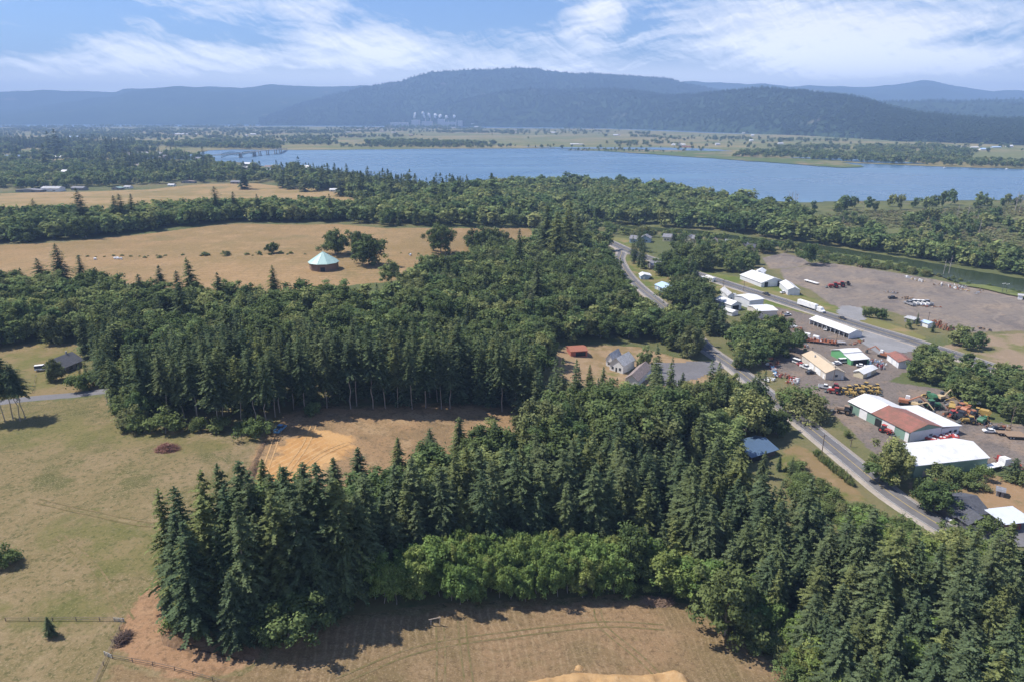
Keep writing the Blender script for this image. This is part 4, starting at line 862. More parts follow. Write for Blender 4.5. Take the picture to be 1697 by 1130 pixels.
# --- sort them: the largest 300 of each kind stand singly, the rest is merged
FULL = {'fir': 0, 'alder': 0, 'maple': 0, 'shrub': 0}
by = {}
for p in PLACED:
    x, y, h = p[1], p[2], p[3]; z = float(hz(x, y))
    sx, sy, fw = project(x, y, z+h*.8); bx, by_, _ = project(x, y, z)
    vis = -60 < sx < 1757 and sy < 1150 and by_ > 0
    by.setdefault(NAME[p[0]], []).append((h/float(fw)*(1.15 if p[5] is None else 1.0) if vis else 0.0, vis, p))
rest_fir, rest_leaf, rest_shrub = [], [], []
for nm, lst in by.items():
    lst.sort(key=lambda t: -t[0]-(10 if len(t[2]) > 7 else 0))
    for i, (s, vis, p) in enumerate(lst):
        kind, x, y, h, w, grp, lab = p[:7]
        if i < 300 and vis:
            tree(kind, x, y, h, w, lab, grp)
        else:
            d = math.hypot(x, y)
            item = (x, y, float(hz(x, y)), h, w)
            (rest_fir if 'fir' in kind else rest_shrub if kind == 'shrub' else rest_leaf).append((d, item, vis))
    pass
def split(lst, near): return [i for d, i, v in lst if d < near], [i for d, i, v in lst if d >= near]
far_fir, far_leaf = [], []
rf, ff = split(rest_fir, 650); rl, fl = split(rest_leaf, 650)

# ------------------------------------------------------------------ far woods (each reads as one mass)
TOWN = [(46, 318), (83, 317), (128, 315), (192, 314), (210, 312), (283, 308), (311, 303), (390, 304), (12, 262), (194, 261), (243, 257), (272, 261), (298, 263), (325, 265), (402, 281), (430, 285), (507, 282), (520, 288), (560, 293), (554, 317), (700, 332), (757, 337), (772, 351)]
gt = random.Random(9); TOWN_SMALL = []
for k in range(26):
    TOWN_SMALL.append(gt.choice(((gt.uniform(180, 345), gt.uniform(254, 266)), (gt.uniform(0, 120), gt.uniform(262, 280)), (gt.uniform(390, 470), gt.uniform(274, 288)), (gt.uniform(225, 340), gt.uniform(255, 264)), (gt.uniform(100, 240), gt.uniform(266, 290)))))
TW = [ground(a, b)[:2] for a, b in TOWN+[(a+4, b) for a, b in TOWN_SMALL]]
def in_town_gap(x, y, z, h):
    for c in TW:
        if abs(x-c[0]*y/c[1]) < 18 and -65 < y-c[1] < 18: return True
    px, py, _ = project(x, y, z+h)
    return 352 < px < 482 and py < 266 and y < 2500
def zone(px_poly, spacing, h, wide=(.9, 1.3), drop=0.0, z0=None, out=None, clump=None):
    for x, y in scatter(px_poly, spacing, .75, drop):
        if clump and float(fbm(x/clump[0], y/clump[0], 77, 3)) < clump[1]: continue
        hh = random.uniform(*h)*(1 if random.random() > .1 else 1.25)
        if (out is town_leaf or out is town_fir) and in_town_gap(x, y, float(hz(x, y)), hh): continue
        out.append((x, y, float(hz(x, y)) if z0 is None else z0, hh, random.uniform(*wide)))
# riverside wood between slough and river
marsh_wood = []; town_leaf, town_fir = [], []
zone([(860, 372), (960, 370), (1027, 373), (1153, 381), (1203, 388), (1252, 394), (1347, 404), (1360, 385), (1320, 362), (1250, 346), (1150, 330), (1050, 319), (950, 311), (860, 311), (800, 318), (770, 330), (780, 350)], 14.5, (16, 23), out=marsh_wood)
zone([(1347, 404), (1419, 415), (1525, 431), (1592, 444), (1697, 461), (1800, 480), (1800, 465), (1697, 444), (1600, 428), (1500, 412), (1400, 396), (1360, 385)], 9.5, (12, 18), out=marsh_wood)
zone([(1330, 350), (1400, 343), (1697, 339), (1900, 337), (1900, 345), (1697, 346), (1420, 352), (1340, 362)], 20, (13, 20), wide=(.6, .95), drop=.35, out=marsh_wood)
zone([(1360, 385), (1500, 412), (1697, 444), (1900, 480), (1900, 345), (1697, 346), (1420, 352)], 18, (8, 16), wide=(.8, 1.2), drop=.25, clump=(70, -.05), out=marsh_wood)
marsh_scrub = []
zone([(1320, 362), (1360, 385), (1500, 412), (1697, 444), (1900, 480), (1900, 343), (1697, 344), (1420, 350)], 6.5, (1.0, 3.6), wide=(1.0, 2.2), drop=.15, clump=(22, -.45), out=marsh_scrub)
# the wooded town slope at the far left
zone([(-60, 312), (60, 316), (250, 306), (400, 302), (470, 306), (600, 330), (700, 338), (760, 334), (700, 322), (600, 306), (470, 290), (380, 276), (200, 280), (-60, 285)], 17, (13, 20), drop=.12, out=town_leaf)
zone([(-60, 285), (200, 280), (380, 272), (300, 258), (150, 252), (-60, 248)], 20, (13, 20), clump=(80, .0), drop=.1, out=town_leaf)
zone([(-60, 248), (150, 252), (260, 254), (200, 243), (60, 238), (-60, 236)], 21, (17, 26), clump=(90, .0), drop=.1, out=town_leaf)
zone([(-60, 278), (150, 272), (330, 272), (380, 268), (300, 256), (-60, 254)], 22, (18, 28), drop=.1, wide=(1.0, 1.4), clump=(70, .25), out=town_fir)
zone([(480, 286), (560, 300), (640, 312), (740, 322), (820, 318), (860, 325), (800, 342), (700, 342), (600, 332), (500, 306)], 16, (15, 23), drop=.25, wide=(.9, 1.3), out=town_leaf)
zone([(480, 292), (560, 304), (640, 316), (740, 326), (800, 330), (760, 342), (640, 336), (500, 306)], 24, (24, 33), drop=.2, wide=(1.0, 1.3), out=town_fir)
zone([(100, 300), (250, 300), (400, 298), (460, 302), (560, 318), (700, 334), (680, 318), (560, 302), (460, 286), (380, 278), (200, 284)], 27, (22, 32), drop=.15, wide=(1.1, 1.5), out=town_fir)
zone([(-60, 246), (120, 250), (250, 254), (200, 244), (-60, 238)], 26, (26, 38), drop=.1, wide=(1.0, 1.4), clump=(80, -.3), out=town_fir)
for (x, y, t) in ((85, 258, 219), (97, 260, 216), (78, 280, 240), (210, 284, 246), (222, 284, 250), (255, 292, 262), (262, 294, 260), (180, 262, 228), (190, 262, 232), (405, 314, 272), (470, 312, 270), (480, 314, 276), (338, 268, 243), (565, 326, 280), (600, 332, 285), (650, 340, 290), (680, 340, 292), (720, 345, 296), (735, 345, 298), (815, 350, 290), (505, 318, 276)):
    b = ground(x, y); town_fir.append((b[0], b[1], b[2], height_at(b, t), 1.45))
# trees of the island fields
isl = []
for (pl, sp, h, dr) in (
    ([(560, 246), (840, 246.5), (850, 243.5), (560, 242)], 26, (8, 15), .3), ([(600, 241), (640, 236), (760, 240), (835, 241), (760, 244), (640, 244)], 22, (14, 22), .2),
    ([(290, 245), (470, 248), (470, 240), (420, 232), (300, 236)], 30, (12, 20), .3), ([(470, 232), (560, 236), (560, 242), (470, 243)], 34, (12, 20), .4),
    ([(-100, 236), (260, 238), (420, 226), (420, 216), (-100, 216)], 75, (12, 22), .35), ([(420, 224), (700, 226), (700, 216), (420, 214)], 110, (10, 18), .5),
    ([(770, 222), (880, 226), (1000, 224), (1030, 219), (900, 216), (770, 217)], 75, (10, 18), .4), ([(1000, 240), (1320, 252), (1420, 256), (1500, 248), (1400, 234), (1150, 226)], 90, (10, 18), .45),
    ([(1215, 262), (1300, 263), (1370, 268), (1480, 273), (1560, 276), (1697, 280), (1697, 272), (1560, 266), (1420, 258), (1300, 252), (1215, 256)], 22, (11, 19), .22),
    ([(1420, 258), (1560, 266), (1620, 270), (1600, 250), (1520, 244), (1420, 248)], 28, (12, 20), .3), ([(1480, 244), (1697, 252), (1697, 245), (1600, 240), (1500, 236)], 70, (9, 15), .4),
    ([(840, 246), (1215, 254), (1215, 248), (1000, 243), (840, 242)], 50, (7, 14), .55), ([(940, 250.5), (1050, 252.5), (1120, 254), (1050, 249.5), (950, 248.6)], 20, (4, 8), .3), ([(640, 214), (760, 215), (760, 211), (640, 210)], 90, (18, 28), .2), ([(540, 216), (800, 219), (800, 214), (540, 212)], 95, (12, 20), .35)):
    zone(pl, sp, h, (.9, 1.4), dr, .9, isl)
zone([(-150, 236), (260, 239), (420, 230), (420, 211.5), (-150, 212.5)], 34, (12, 22), (.9, 1.4), .1, .9, isl, (150, .48))
zone([(420, 236), (700, 236), (1000, 228), (1000, 215), (700, 212), (420, 211.5)], 42, (11, 20), (.9, 1.4), .1, .9, isl, (190, .42))
zone([(1000, 240), (1320, 252), (1600, 262), (1697, 262), (1697, 245), (1500, 234), (1250, 225), (1000, 217)], 34, (10, 18), (.9, 1.4), .1, .9, isl, (150, .50))
zone([(-150, 212.6), (430, 211.4), (430, 210.4), (-150, 211.4)], 60, (14, 24), (1, 1.6), .25, .9, isl)
zone([(200, 243), (460, 249), (460, 246.5), (200, 239)], 22, (13, 22), (1, 1.4), .2, .9, isl)
far_leaf = fl+town_leaf+marsh_wood+isl
merged('broadleaf_woods', far_leaf, ALDERS_LOW, M_ALDER)
merged('fir_woods', ff+town_fir, FIRS_LOW, M_FIR)
if rf: merged('fir_undergrowth', rf, FIRS_MID, M_FIR)
if rl: merged('broadleaf_undergrowth', rl, ALDERS_MID, M_ALDER)
shr = [i for d, i, v in rest_shrub]
merged('marsh_scrub', marsh_scrub+shr, SHRUBS_LOW, M_SCRUB)
# trees on the mountain sides
hill_trees = []
for hi, n in ((4, 15000), (1, 9000), (3, 2500)):
    X, Y, Z, ns = HILLS[hi]; r = rng.random((n, 2)); fi = r[:, 0]*(ns*1.02-1); fj = r[:, 1]*(X.shape[1]-1.001)
    i = fi.astype(int); j = fj.astype(int); a = fi-i; b = fj-j
    f = lambda A: (A[i, j]*(1-a)*(1-b)+A[i+1, j]*a*(1-b)+A[i, j+1]*(1-a)*b+A[i+1, j+1]*a*b)
    hh = rng.uniform(20, 40, n); ww = rng.uniform(1.3, 2.2, n)
    hill_trees += list(zip(f(X), f(Y), f(Z)-3, hh, ww))
HT = []
for k in range(4):
    g = np.random.default_rng(k); cs, as_, bs = [], [], []
    for lv in range(4):
        for s in range(3):
            az = 2.09*s+lv+g.uniform(-.3, .3); d = np.array([math.cos(az), math.sin(az), 0]); r = .19*(1-lv/4.6)
            cs.append(d*r*.55+np.array([0, 0, .18+.2*lv])); ax = unit(d+np.array([0, 0, -.8])); as_.append(ax*r*.8); bs.append(np.cross(ax, unit(np.cross(ax, [0, 0, 1])))*0+unit(np.cross(ax, [0, 0, 1]))*r*.75)
    v = rot_quads(np.array(cs), np.array(as_), np.array(bs)); HT.append((v, np.arange(len(v)).reshape(-1, 4), g.uniform(-.8, .8, len(v)//4)))
M_HFIR = leaf_mat('hill_forest_needles', (.036, .062, .036), (.046, .076, .038), (.060, .085, .036), 0)
merged('hill_forest', hill_trees, HT, M_HFIR)
# bare dead trees in the marsh
M_SNAG = paint('grey_dead_wood', (.36, .32, .28), .9)
def snag_mesh(seed):
    g = np.random.default_rng(seed); m = MB(); m.tube((0, 0, 0), (g.normal(0, .03), g.normal(0, .03), 1), .022, .006, 6)
    for k in range(9):
        z = g.uniform(.35, .92); th = g.uniform(0, 6.28); L = .3*(1.05-z); m.tube((0, 0, z), (math.cos(th)*L, math.sin(th)*L, z+L*.8), .009, .003, 4)
    return m.mesh('dead_tree', M_SNAG)
SN = [snag_mesh(i) for i in range(4)]
for i, (x, y, t) in enumerate(((1562, 372, 345), (1600, 376, 340), (1618, 375, 352), (1622, 390, 362), (1396, 372, 356), (1430, 350, 330), (1530, 398, 382), (1515, 395, 384), (1645, 388, 378), (1690, 386, 374), (1672, 380, 362), (1658, 420, 396), (1665, 422, 398), (1680, 420, 402), (1556, 354, 338), (1310, 352, 318), (1318, 352, 316), (1305, 352, 320), (1435, 388, 378), (1585, 365, 338), (1682, 350, 318), (1690, 350, 322), (1572, 455, 424), (1563, 456, 430))):
    b = ground(x, y); o = link('dead_tree', random.choice(SN)); o.location = b; h = height_at(b, t); o.scale = (h, h, h); o.rotation_euler = (0, 0, i)
    tag(o, 'bare grey dead tree standing in the green marsh by the slough', 'dead tree', 'dead trees in the marsh')

# ------------------------------------------------------------------ buildings
WHITE_ROOF = ribbed('white_metal_roof', (.66, .66, .665), 0, .9, .4, None, .35); WHITE_ROOF_Y = ribbed('white_metal_roof_cross', (.66, .66, .665), 1, .9, .4, None, .35)
WHITE_WALL = ribbed('white_metal_wall', (.66, .67, .70), 0, .6, .5, None, .2); GREY_WALL = ribbed('grey_metal_wall', (.42, .43, .47), 0, .6, .5, None, .25)
TAN_ROOF = ribbed('tan_metal_roof', (.50, .40, .28), 0, .9, .45, None, .15); TAN_WALL = ribbed('pale_tan_wall', (.62, .57, .50), 0, .6, .5, None, .2)
GREEN_WALL = ribbed('green_metal_wall', (.13, .36, .16), 0, .6, .5, None, .2); SAGE_WALL = ribbed('sage_metal_wall', (.20, .31, .25), 0, .6, .5, None, .25)
RUST_ROOF = ribbed('red_brown_metal_roof', (.28, .115, .085), 0, .9, .5, (.20, .10, .07), .3); BLUE_ROOF = ribbed('blue_metal_roof', (.085, .135, .21), 0, .9, .35, None, .2)
PALEBLUE_ROOF = ribbed('pale_blue_metal_roof', (.42, .55, .72), 0, .7, .35, None, .15); TEAL_ROOF = ribbed('pale_green_metal_roof', (.38, .54, .50), 0, .9, .45, None, .25)
SLATE = shingle('dark_slate_shingles', (.075, .078, .092)); GREYSH = shingle('grey_shingles', (.21, .21, .23)); BROWNSH = shingle('brown_shingles', (.25, .20, .185)); PALESH = shingle('pale_grey_shingles', (.42, .42, .43))
WOODW = boards('weathered_boards', (.20, .135, .095), 0, .35); DARKWALL = paint('dark_wall', (.09, .09, .10), .8); CREAM = paint('cream_wall', (.62, .54, .38), .8); GREYSIDE = paint('grey_siding', (.22, .21, .21), .8)
WHITEP = paint('white_paint', (.72, .72, .72), .6); DARK = paint('dark_door_bay_shade', (.02, .02, .022), .9, dirt=.05); GLASS = paint('window_glass', (.05, .06, .075), .15, dirt=0); BLUEWALL = paint('pale_blue_wall', (.36, .45, .56), .7); REDBRICK = paint('red_wall', (.36, .12, .09), .8)  # DARK: dark doors, and the shade of open bays put in as colour
DOORW = paint('white_door', (.78, .78, .77), .5); CONC = paint('concrete', (.40, .39, .37), .9); STEEL = paint('dark_steel', (.10, .11, .11), .6); RUSTM = paint('rusty_steel', (.26, .11, .065), .85, dirt=.6); WOODP = paint('pole_wood', (.16, .125, .10), .9, dirt=.5)

def frame(A, B):
    """empty at A with local x towards B"""
    a, b = ground(*A), ground(*B); d = b-a; L = float(np.hypot(d[0], d[1]))
    return a, math.atan2(d[1], d[0]), L
def far_corner(A, B, Cc):
    """how far the footprint reaches beyond the side AB, from the photo position of the corner next to B"""
    a, b, c = ground(*A), ground(*B), ground(*Cc); d = (b-a)[:2]; d /= np.hypot(*d); n = np.array([-d[1], d[0]])
    return float((c-b)[:2]@n)
def house(name, label, cat, A=None, B=None, Cc=None, depth=None, wh=3.5, prof=None, rise=1.5, ridge='x', wall=WHITE_WALL, roof=WHITE_ROOF, eave=.4, openings=(), group=None, at=None, open_front=0, chimney=None, th=.16, sink=.5):
    """a gabled building; local x runs along the near side, y away from it; prof gives (share of the span, height) of the roof line"""
    if at is not None:
        (cx, cy_, rz, L) = at; a = np.array([cx, cy_, float(hz(cx, cy_))])
    else:
        a, rz, L = frame(A, B)
        if depth is None: depth = far_corner(A, B, Cc)
    D = depth; o = empty(name, tuple(a), rz, label, cat, group)
    span = D if ridge == 'x' else L; run = L if ridge == 'x' else D
    pr = prof or [(0, wh), (.5, wh+rise), (1, wh)]
    pts = [(p*span, z) for p, z in pr]
    body = MB(); ax = 'x' if ridge == 'x' else 'y'
    if open_front:
        w = .18
        for r0, r1 in ((0, w), (run-w, run)): body.prism([(0, -sink), (span, -sink)]+[(p, z-.02) for p, z in pts[::-1]], r0, r1, ax)
        body.box(run/2, span-w/2, -sink, run-2*w, w, pts[-1][1]+sink-.03)
        for i in range(open_front+1):
            x = .12+(run-.24)*i/open_front
            if 0 < i < open_front:
                body.box(x, .12, -sink, .22, .22, pts[0][1]+sink-.03); body.box(x, span*.55, -sink, .08, span*.7, pts[0][1]+sink-.1)
        body.box(run/2, .12, pts[0][1]-.45, run-.4, .12, .42)
    else:
        body.prism([(0, -sink), (span, -sink)]+[(p, z-.02) for p, z in pts[::-1]], 0, run, ax)
    body.build('wall', wall, o)
    rf = MB(); n = len(pts)
    for i in range(n-1):
        (p0, z0), (p1, z1) = pts[i], pts[i+1]; sl = (z1-z0)/(p1-p0)
        if i == 0: p0, z0 = p0-eave, z0-sl*eave
        if i == n-2: p1, z1 = p1+eave, z1+sl*eave
        e0, e1 = -eave, run+eave
        mk = (lambda p, z, r: (r, p, z+.02)) if ridge == 'x' else (lambda p, z, r: (p, r, z+.02))
        rf.slab([mk(p0, z0, e0), mk(p0, z0, e1), mk(p1, z1, e1), mk(p1, z1, e0)], th)
    r = rf.build('roof', roof, o)
    if chimney:
        c = MB(); x, y, h = chimney; c.box(x*L, y*D, wh*.8, .5, .5, h); c.build('chimney', CONC, r)
    for (part, side, u0, u1, z0, z1, mat) in openings:  # thin panels on the wall; bays are near-black panels painting interior shade
        m = MB(); e = .05
        S = L if side in 'FB' else D; w = (u1-u0)*S; mid = (u0+u1)/2*S; hh = z1-z0
        {'F': lambda: m.box(mid, -e/2-.01, z0, w, e+.05, hh), 'B': lambda: m.box(mid, D+e/2+.01, z0, w, e+.05, hh),
         'L': lambda: m.box(-e/2-.01, mid, z0, e+.05, w, hh), 'R': lambda: m.box(L+e/2+.01, mid, z0, e+.05, w, hh)}[side]()
        m.build(part, mat, o)
    return o, L, D
# round barn: ten sides, cone roof in ten facets
def round_barn():
    b = ground(537.5, 446); r = 9.6*float(b[1])/455; hw = 5.2; ht = height_at(b, 417)
    o = empty('round_barn', tuple(b), R(9), 'round wooden barn with a pale green ten-sided cone roof in the dry pasture', 'barn'); n = 10
    w = MB(); vs = []
    for z in (-.6, hw): vs += [(r*math.cos(2*math.pi*i/n), r*math.sin(2*math.pi*i/n), z) for i in range(n)]
    w.add(vs, [(i, (i+1) % n, (i+1) % n+n, i+n) for i in range(n)]+[tuple(range(n-1, -1, -1)), tuple(range(n, 2*n))]); w.build('wall', WOODW, o)
    rf = MB(); R2 = r*1.09; zb = hw-.35
    ring = [(R2*math.cos(2*math.pi*i/n), R2*math.sin(2*math.pi*i/n), zb) for i in range(n)]; ring2 = [(x, y, z+.2) for x, y, z in ring]
    rf.add(ring+ring2+[(0, 0, ht), (0, 0, zb)], [(i, (i+1) % n, (i+1) % n+n, i+n) for i in range(n)]+[(i+n, (i+1) % n+n, 2*n) for i in range(n)]+[((i+1) % n, i, 2*n+1) for i in range(n)])
    rr = rf.build('roof', TEAL_ROOF, o)
    seams = MB()
    for p in ring2: seams.tube((p[0], p[1], p[2]+.03), (0, 0, ht+.05), .09, .06, 5)
    seams.build('ridge_cap', paint('pale_green_trim', (.50, .68, .62), .4), rr)
    cp = MB(); cp.tube((0, 0, ht-.1), (0, 0, ht+.5), .3, .1, 8); cp.build('cap', TEAL_ROOF, rr)
    k = 7; a0 = 2*math.pi*(k-.5+.5)/n
    am = 2*math.pi*(k+.5)/n; d = MB(); rd = r*math.cos(math.pi/n)+.03
    d.box(math.cos(am)*rd, math.sin(am)*rd, 0, .12, 2.9, 2.9, am); d.build('door', DARK, o)  # dark doorway: its shade put in as a near-black panel
round_barn()
W = 'window'
# right-hand industrial strip
house('metal_shed', 'long white roofed machinery shed with nine open bays beside the highway', 'shed', (1341, 538), (1405.5, 562.5), (1426, 559), wh=3.3, rise=1.5, open_front=9, wall=WHITE_WALL)
house('metal_shed', 'pale tan workshop with tan roof and two big white doors', 'workshop', (1328.3, 599.3), (1367.3, 629.7), (1397.7, 629), wh=3.7, rise=1.9, wall=TAN_WALL, roof=TAN_ROOF, openings=[('door', 'F', .33, .52, 0, 3.0, DOORW), ('door', 'F', .58, .80, 0, 3.0, DOORW), ('door', 'F', .9, .96, 0, 2.1, DOORW), (W, 'R', .5, .64, 1.5, 2.6, GLASS), ('door', 'R', .86, .93, 0, 2.1, DOORW)], chimney=(.3, .3, 3.2))
house('metal_shed', 'bright green walled shed with a stepped white roof', 'shed', (1376.5, 589.4), (1409.7, 605.7), (1436.6, 602), ridge='y', prof=[(0, 3.2), (.40, 5.2), (.62, 4.4), (.625, 4.0), (1, 2.8)], wall=GREEN_WALL, roof=WHITE_ROOF_Y, openings=[('bay_shade_panel', 'R', .12, .92, 0, 2.5, DARK)])
house('metal_shed', 'white shed with a red-brown roof beside the orange digger', 'shed', (1469, 596.5), (1488, 610.6), (1504, 604), wh=3.4, rise=1.3, wall=WHITE_WALL, roof=RUST_ROOF, openings=[('door', 'F', .15, .4, 0, 2.6, DOORW), ('door', 'F', .55, .8, 0, 2.6, DOORW)])
house('metal_shed', 'low cream shed with a flat looking white roof behind the green shrubs', 'shed', (1414, 623.4), (1429.6, 628), (1461, 621), ridge='y', wh=2.6, rise=.9, wall=CREAM, roof=WHITE_ROOF_Y, openings=[('door', 'R', .3, .6, 0, 2.1, DOORW)])
# the large green and white workshop: main hall, rear wing
o, L, D = house('workshop_hall', 'large workshop with half white half red-brown roof and sage green walls', 'workshop', (1404.5, 681), (1504.5, 733.5), depth=15.5, wh=4.3, rise=2.2, wall=SAGE_WALL, roof=RUST_ROOF,
      openings=[('bay_shade_panel', 'F', .02, .08, 0, 3.2, DARK), ('white_panel', 'F', .20, .33, .2, 3.9, WHITEP), ('bay_shade_panel', 'F', .47, .57, 0, 3.3, DARK), ('white_panel', 'F', .58, .78, .1, 4.0, WHITEP), ('white_panel', 'F', .94, .995, .1, 4.0, WHITEP), ('white_gable', 'R', .02, .98, .3, 4.25, WHITE_WALL), (W, 'R', .62, .72, 1.2, 2.3, GLASS)])
f = MB()   # white half of the near roof and the lower rear wing
f.slab([(-.45, -.45, 4.3-.14+.21), (L*.40, -.45, 4.3-.14+.21), (L*.40, 7.75, 6.71), (-.45, 7.75, 6.71)], .05)
f.slab([(-.45, 7.75, 6.71), (L*.46, 7.75, 6.71), (L*.46, 16, 4.37), (-.45, 16, 4.37)], .05); f.build('white_roof', WHITE_ROOF, o)
wng = MB(); wng.box(L*.68, 15.5+4.5, -.5, L*.64-.3, 9, 3.9); wg = wng.build('rear_wing', WHITE_WALL, o)
f = MB(); f.slab([(L*.34, 15.0, 4.42), (L+.4, 15.0, 4.42), (L+.4, 25.0, 3.45), (L*.34, 25.0, 3.45)], .16); f.build('wing_roof', WHITE_ROOF, wg)
f = MB(); f.box(L+.03, 20, 0, .1, 1.0, 2.1); f.box(L+.03, 22.5, 1.1, .1, 1.2, 1.0); f.build('wing_door', GLASS, wg)
house('long_barn', 'long barn with a bright white roof and sage green walls beside the lane', 'barn', (1513, 791), (1633, 777.5), depth=14.5, wh=4.6, rise=2.3, wall=SAGE_WALL, roof=WHITE_ROOF, openings=[('door', 'L', .3, .62, 0, 3.2, DARK), ('door', 'F', .12, .22, 0, 2.4, GREY_WALL)])
# white sheds on the highway
house('metal_shed', 'small white gabled shed, rearmost of the three on the gravel yard side of the highway', 'shed', (1250, 459), (1264, 460.5), (1273, 456), ridge='y', wh=3.4, rise=1.6, wall=WHITE_WALL, roof=WHITE_ROOF_Y, openings=[('bay_shade_panel', 'F', .2, .9, 0, 2.6, DARK)])
house('metal_shed', 'widest white shed with open dark bays across the highway, middle one of three', 'shed', (1261, 477), (1295.5, 474.5), depth=26, ridge='y', prof=[(0, 3.4), (.58, 6.4), (1, 4.2)], wall=WHITE_WALL, roof=WHITE_ROOF_Y, openings=[('bay_shade_panel', 'F', .16, .32, 0, 3.6, DARK), ('door', 'F', .42, .74, 0, 3.6, DOORW), ('bay_shade_panel', 'F', .78, .96, 0, 3.9, DARK)])
house('metal_shed', 'white gabled shed with blank front, nearest of the three across the highway', 'shed', (1305, 490), (1324.5, 490.5), depth=21, ridge='y', wh=4.0, rise=1.8, wall=WHITE_WALL, roof=WHITE_ROOF_Y, openings=[('door', 'F', .35, .6, .0, 2.4, WHITE_WALL)])
house('house', 'white house with a grey roof half hidden behind dark maples', 'house', (1206, 499.5), (1217, 499.5), depth=17, ridge='y', wh=3.6, rise=1.9, wall=WHITE_WALL, roof=PALESH, openings=[(W, 'F', .4, .6, 1.2, 2.3, GLASS)])
house('metal_shed', 'white shed with open dark front beside the grey roofed house', 'shed', (1211, 515.5), (1228, 513), depth=15, ridge='y', wh=3.7, rise=1.8, wall=WHITE_WALL, roof=WHITE_ROOF_Y, openings=[('bay_shade_panel', 'F', .15, .75, 0, 3.0, DARK)])
house('metal_shed', 'blank white box barn with low white roof, beside the highway grass', 'barn', (1241, 511.5), (1264.5, 508.5), depth=14, ridge='x', prof=[(0, 5.0), (.5, 5.9), (1, 5.0)], wall=WHITE_WALL, roof=WHITE_ROOF, openings=[('door', 'F', .35, .55, 0, 3.2, WHITE_WALL)])
house('metal_shed', 'white roofed tan box barn in front of the blank white barn', 'barn', (1255, 529), (1287, 527.5), depth=13, ridge='x', prof=[(0, 4.8), (.5, 5.7), (1, 4.8)], wall=TAN_WALL, roof=WHITE_ROOF, openings=[('door', 'F', .3, .5, 0, 3.0, TAN_WALL)])
house('metal_shed', 'small white shed low among the dark trees', 'shed', (1213, 524.5), (1223, 522), depth=7, ridge='y', wh=2.4, rise=.8, wall=WHITE_WALL, roof=WHITE_ROOF_Y)
for (x, y, x2, y2, l) in ((1156, 468, 1168, 466, 'white caravan roof showing above the maples'), (1168, 464, 1180, 468.5, 'white trailer parked at the highway edge above the maples')):
    house('trailer', l, 'trailer', (x, y), (x2, y2), depth=3.0, wh=3.0, prof=[(0, 3.0), (.5, 3.25), (1, 3.0)], wall=WHITEP, roof=WHITEP, eave=.05)
# cottages on the lane
house('cottage', 'grey cottage with a low grey hip roof behind the tall conifers', 'cottage', (1080, 447.5), (1100, 447), depth=11, wh=3.6, rise=1.9, wall=GREYSIDE, roof=GREYSH, eave=.7, openings=[(W, 'F', .2, .34, 1.2, 2.4, GLASS), (W, 'F', .6, .74, 1.2, 2.4, GLASS)])
house('cottage', 'small pale blue shed with white lean-to roof below the grey cottage', 'shed', (1062, 464), (1073, 464), depth=8, ridge='y', prof=[(0, 2.8), (.45, 4.0), (1.55, 3.0)], wall=BLUEWALL, roof=WHITE_ROOF_Y, openings=[('door', 'F', .3, .6, 0, 2.1, DOORW)])
house('cottage', 'pale blue metal roofed house beside the lane', 'house', (1085, 479), (1102, 486.5), depth=11, wh=3.0, rise=1.7, wall=BLUEWALL, roof=PALEBLUE_ROOF, openings=[('door', 'F', .2, .3, 0, 2.1, DOORW), (W, 'F', .5, .65, 1, 2.1, GLASS)])
house('cottage', 'small grey gabled shed in the trees left of the lane', 'shed', (1023, 491), (1034, 490.5), depth=6, ridge='y', wh=2.6, rise=1.6, wall=GREYSIDE, roof=GREYSH)
for i, (x, y, w, l, wm, rm) in enumerate(((1043, 403, 12, 'pale blue shed at the left end of the slough houses', BLUEWALL, GREYSH), (1060, 402, 17, 'long grey roofed house between the pale blue shed and the cream houses', BLUEWALL, GREYSH), (1098, 400, 13, 'first cream gabled house on the slough, beside tall firs', CREAM, GREYSH), (1135, 402, 10, 'grey roof peeping between firs on the slough', CREAM, GREYSH), (1146, 403, 13, 'cream gabled house with a white gable on the slough', CREAM, GREYSH), (1175, 408, 12, 'tall yellow cream house on the slough', CREAM, BROWNSH), (1200, 410, 13, 'low grey roofed house on the slough behind trees', GREYSIDE, GREYSH), (1226, 415, 10, 'small pale roofed house near the slough end', GREYSIDE, PALESH), (1236, 418, 14, 'dark roofed house with a cream gable at the slough end', CREAM, SLATE))):
    house('house', l, 'house', (x, y), (x+w, y+1.0), depth=10, ridge='y' if i % 2 else 'x', wh=4.2, rise=2.4, wall=wm, roof=rm, eave=.6, openings=[(W, 'F', .25, .4, 1.2, 2.5, GLASS), (W, 'F', .6, .75, 1.2, 2.5, GLASS)])
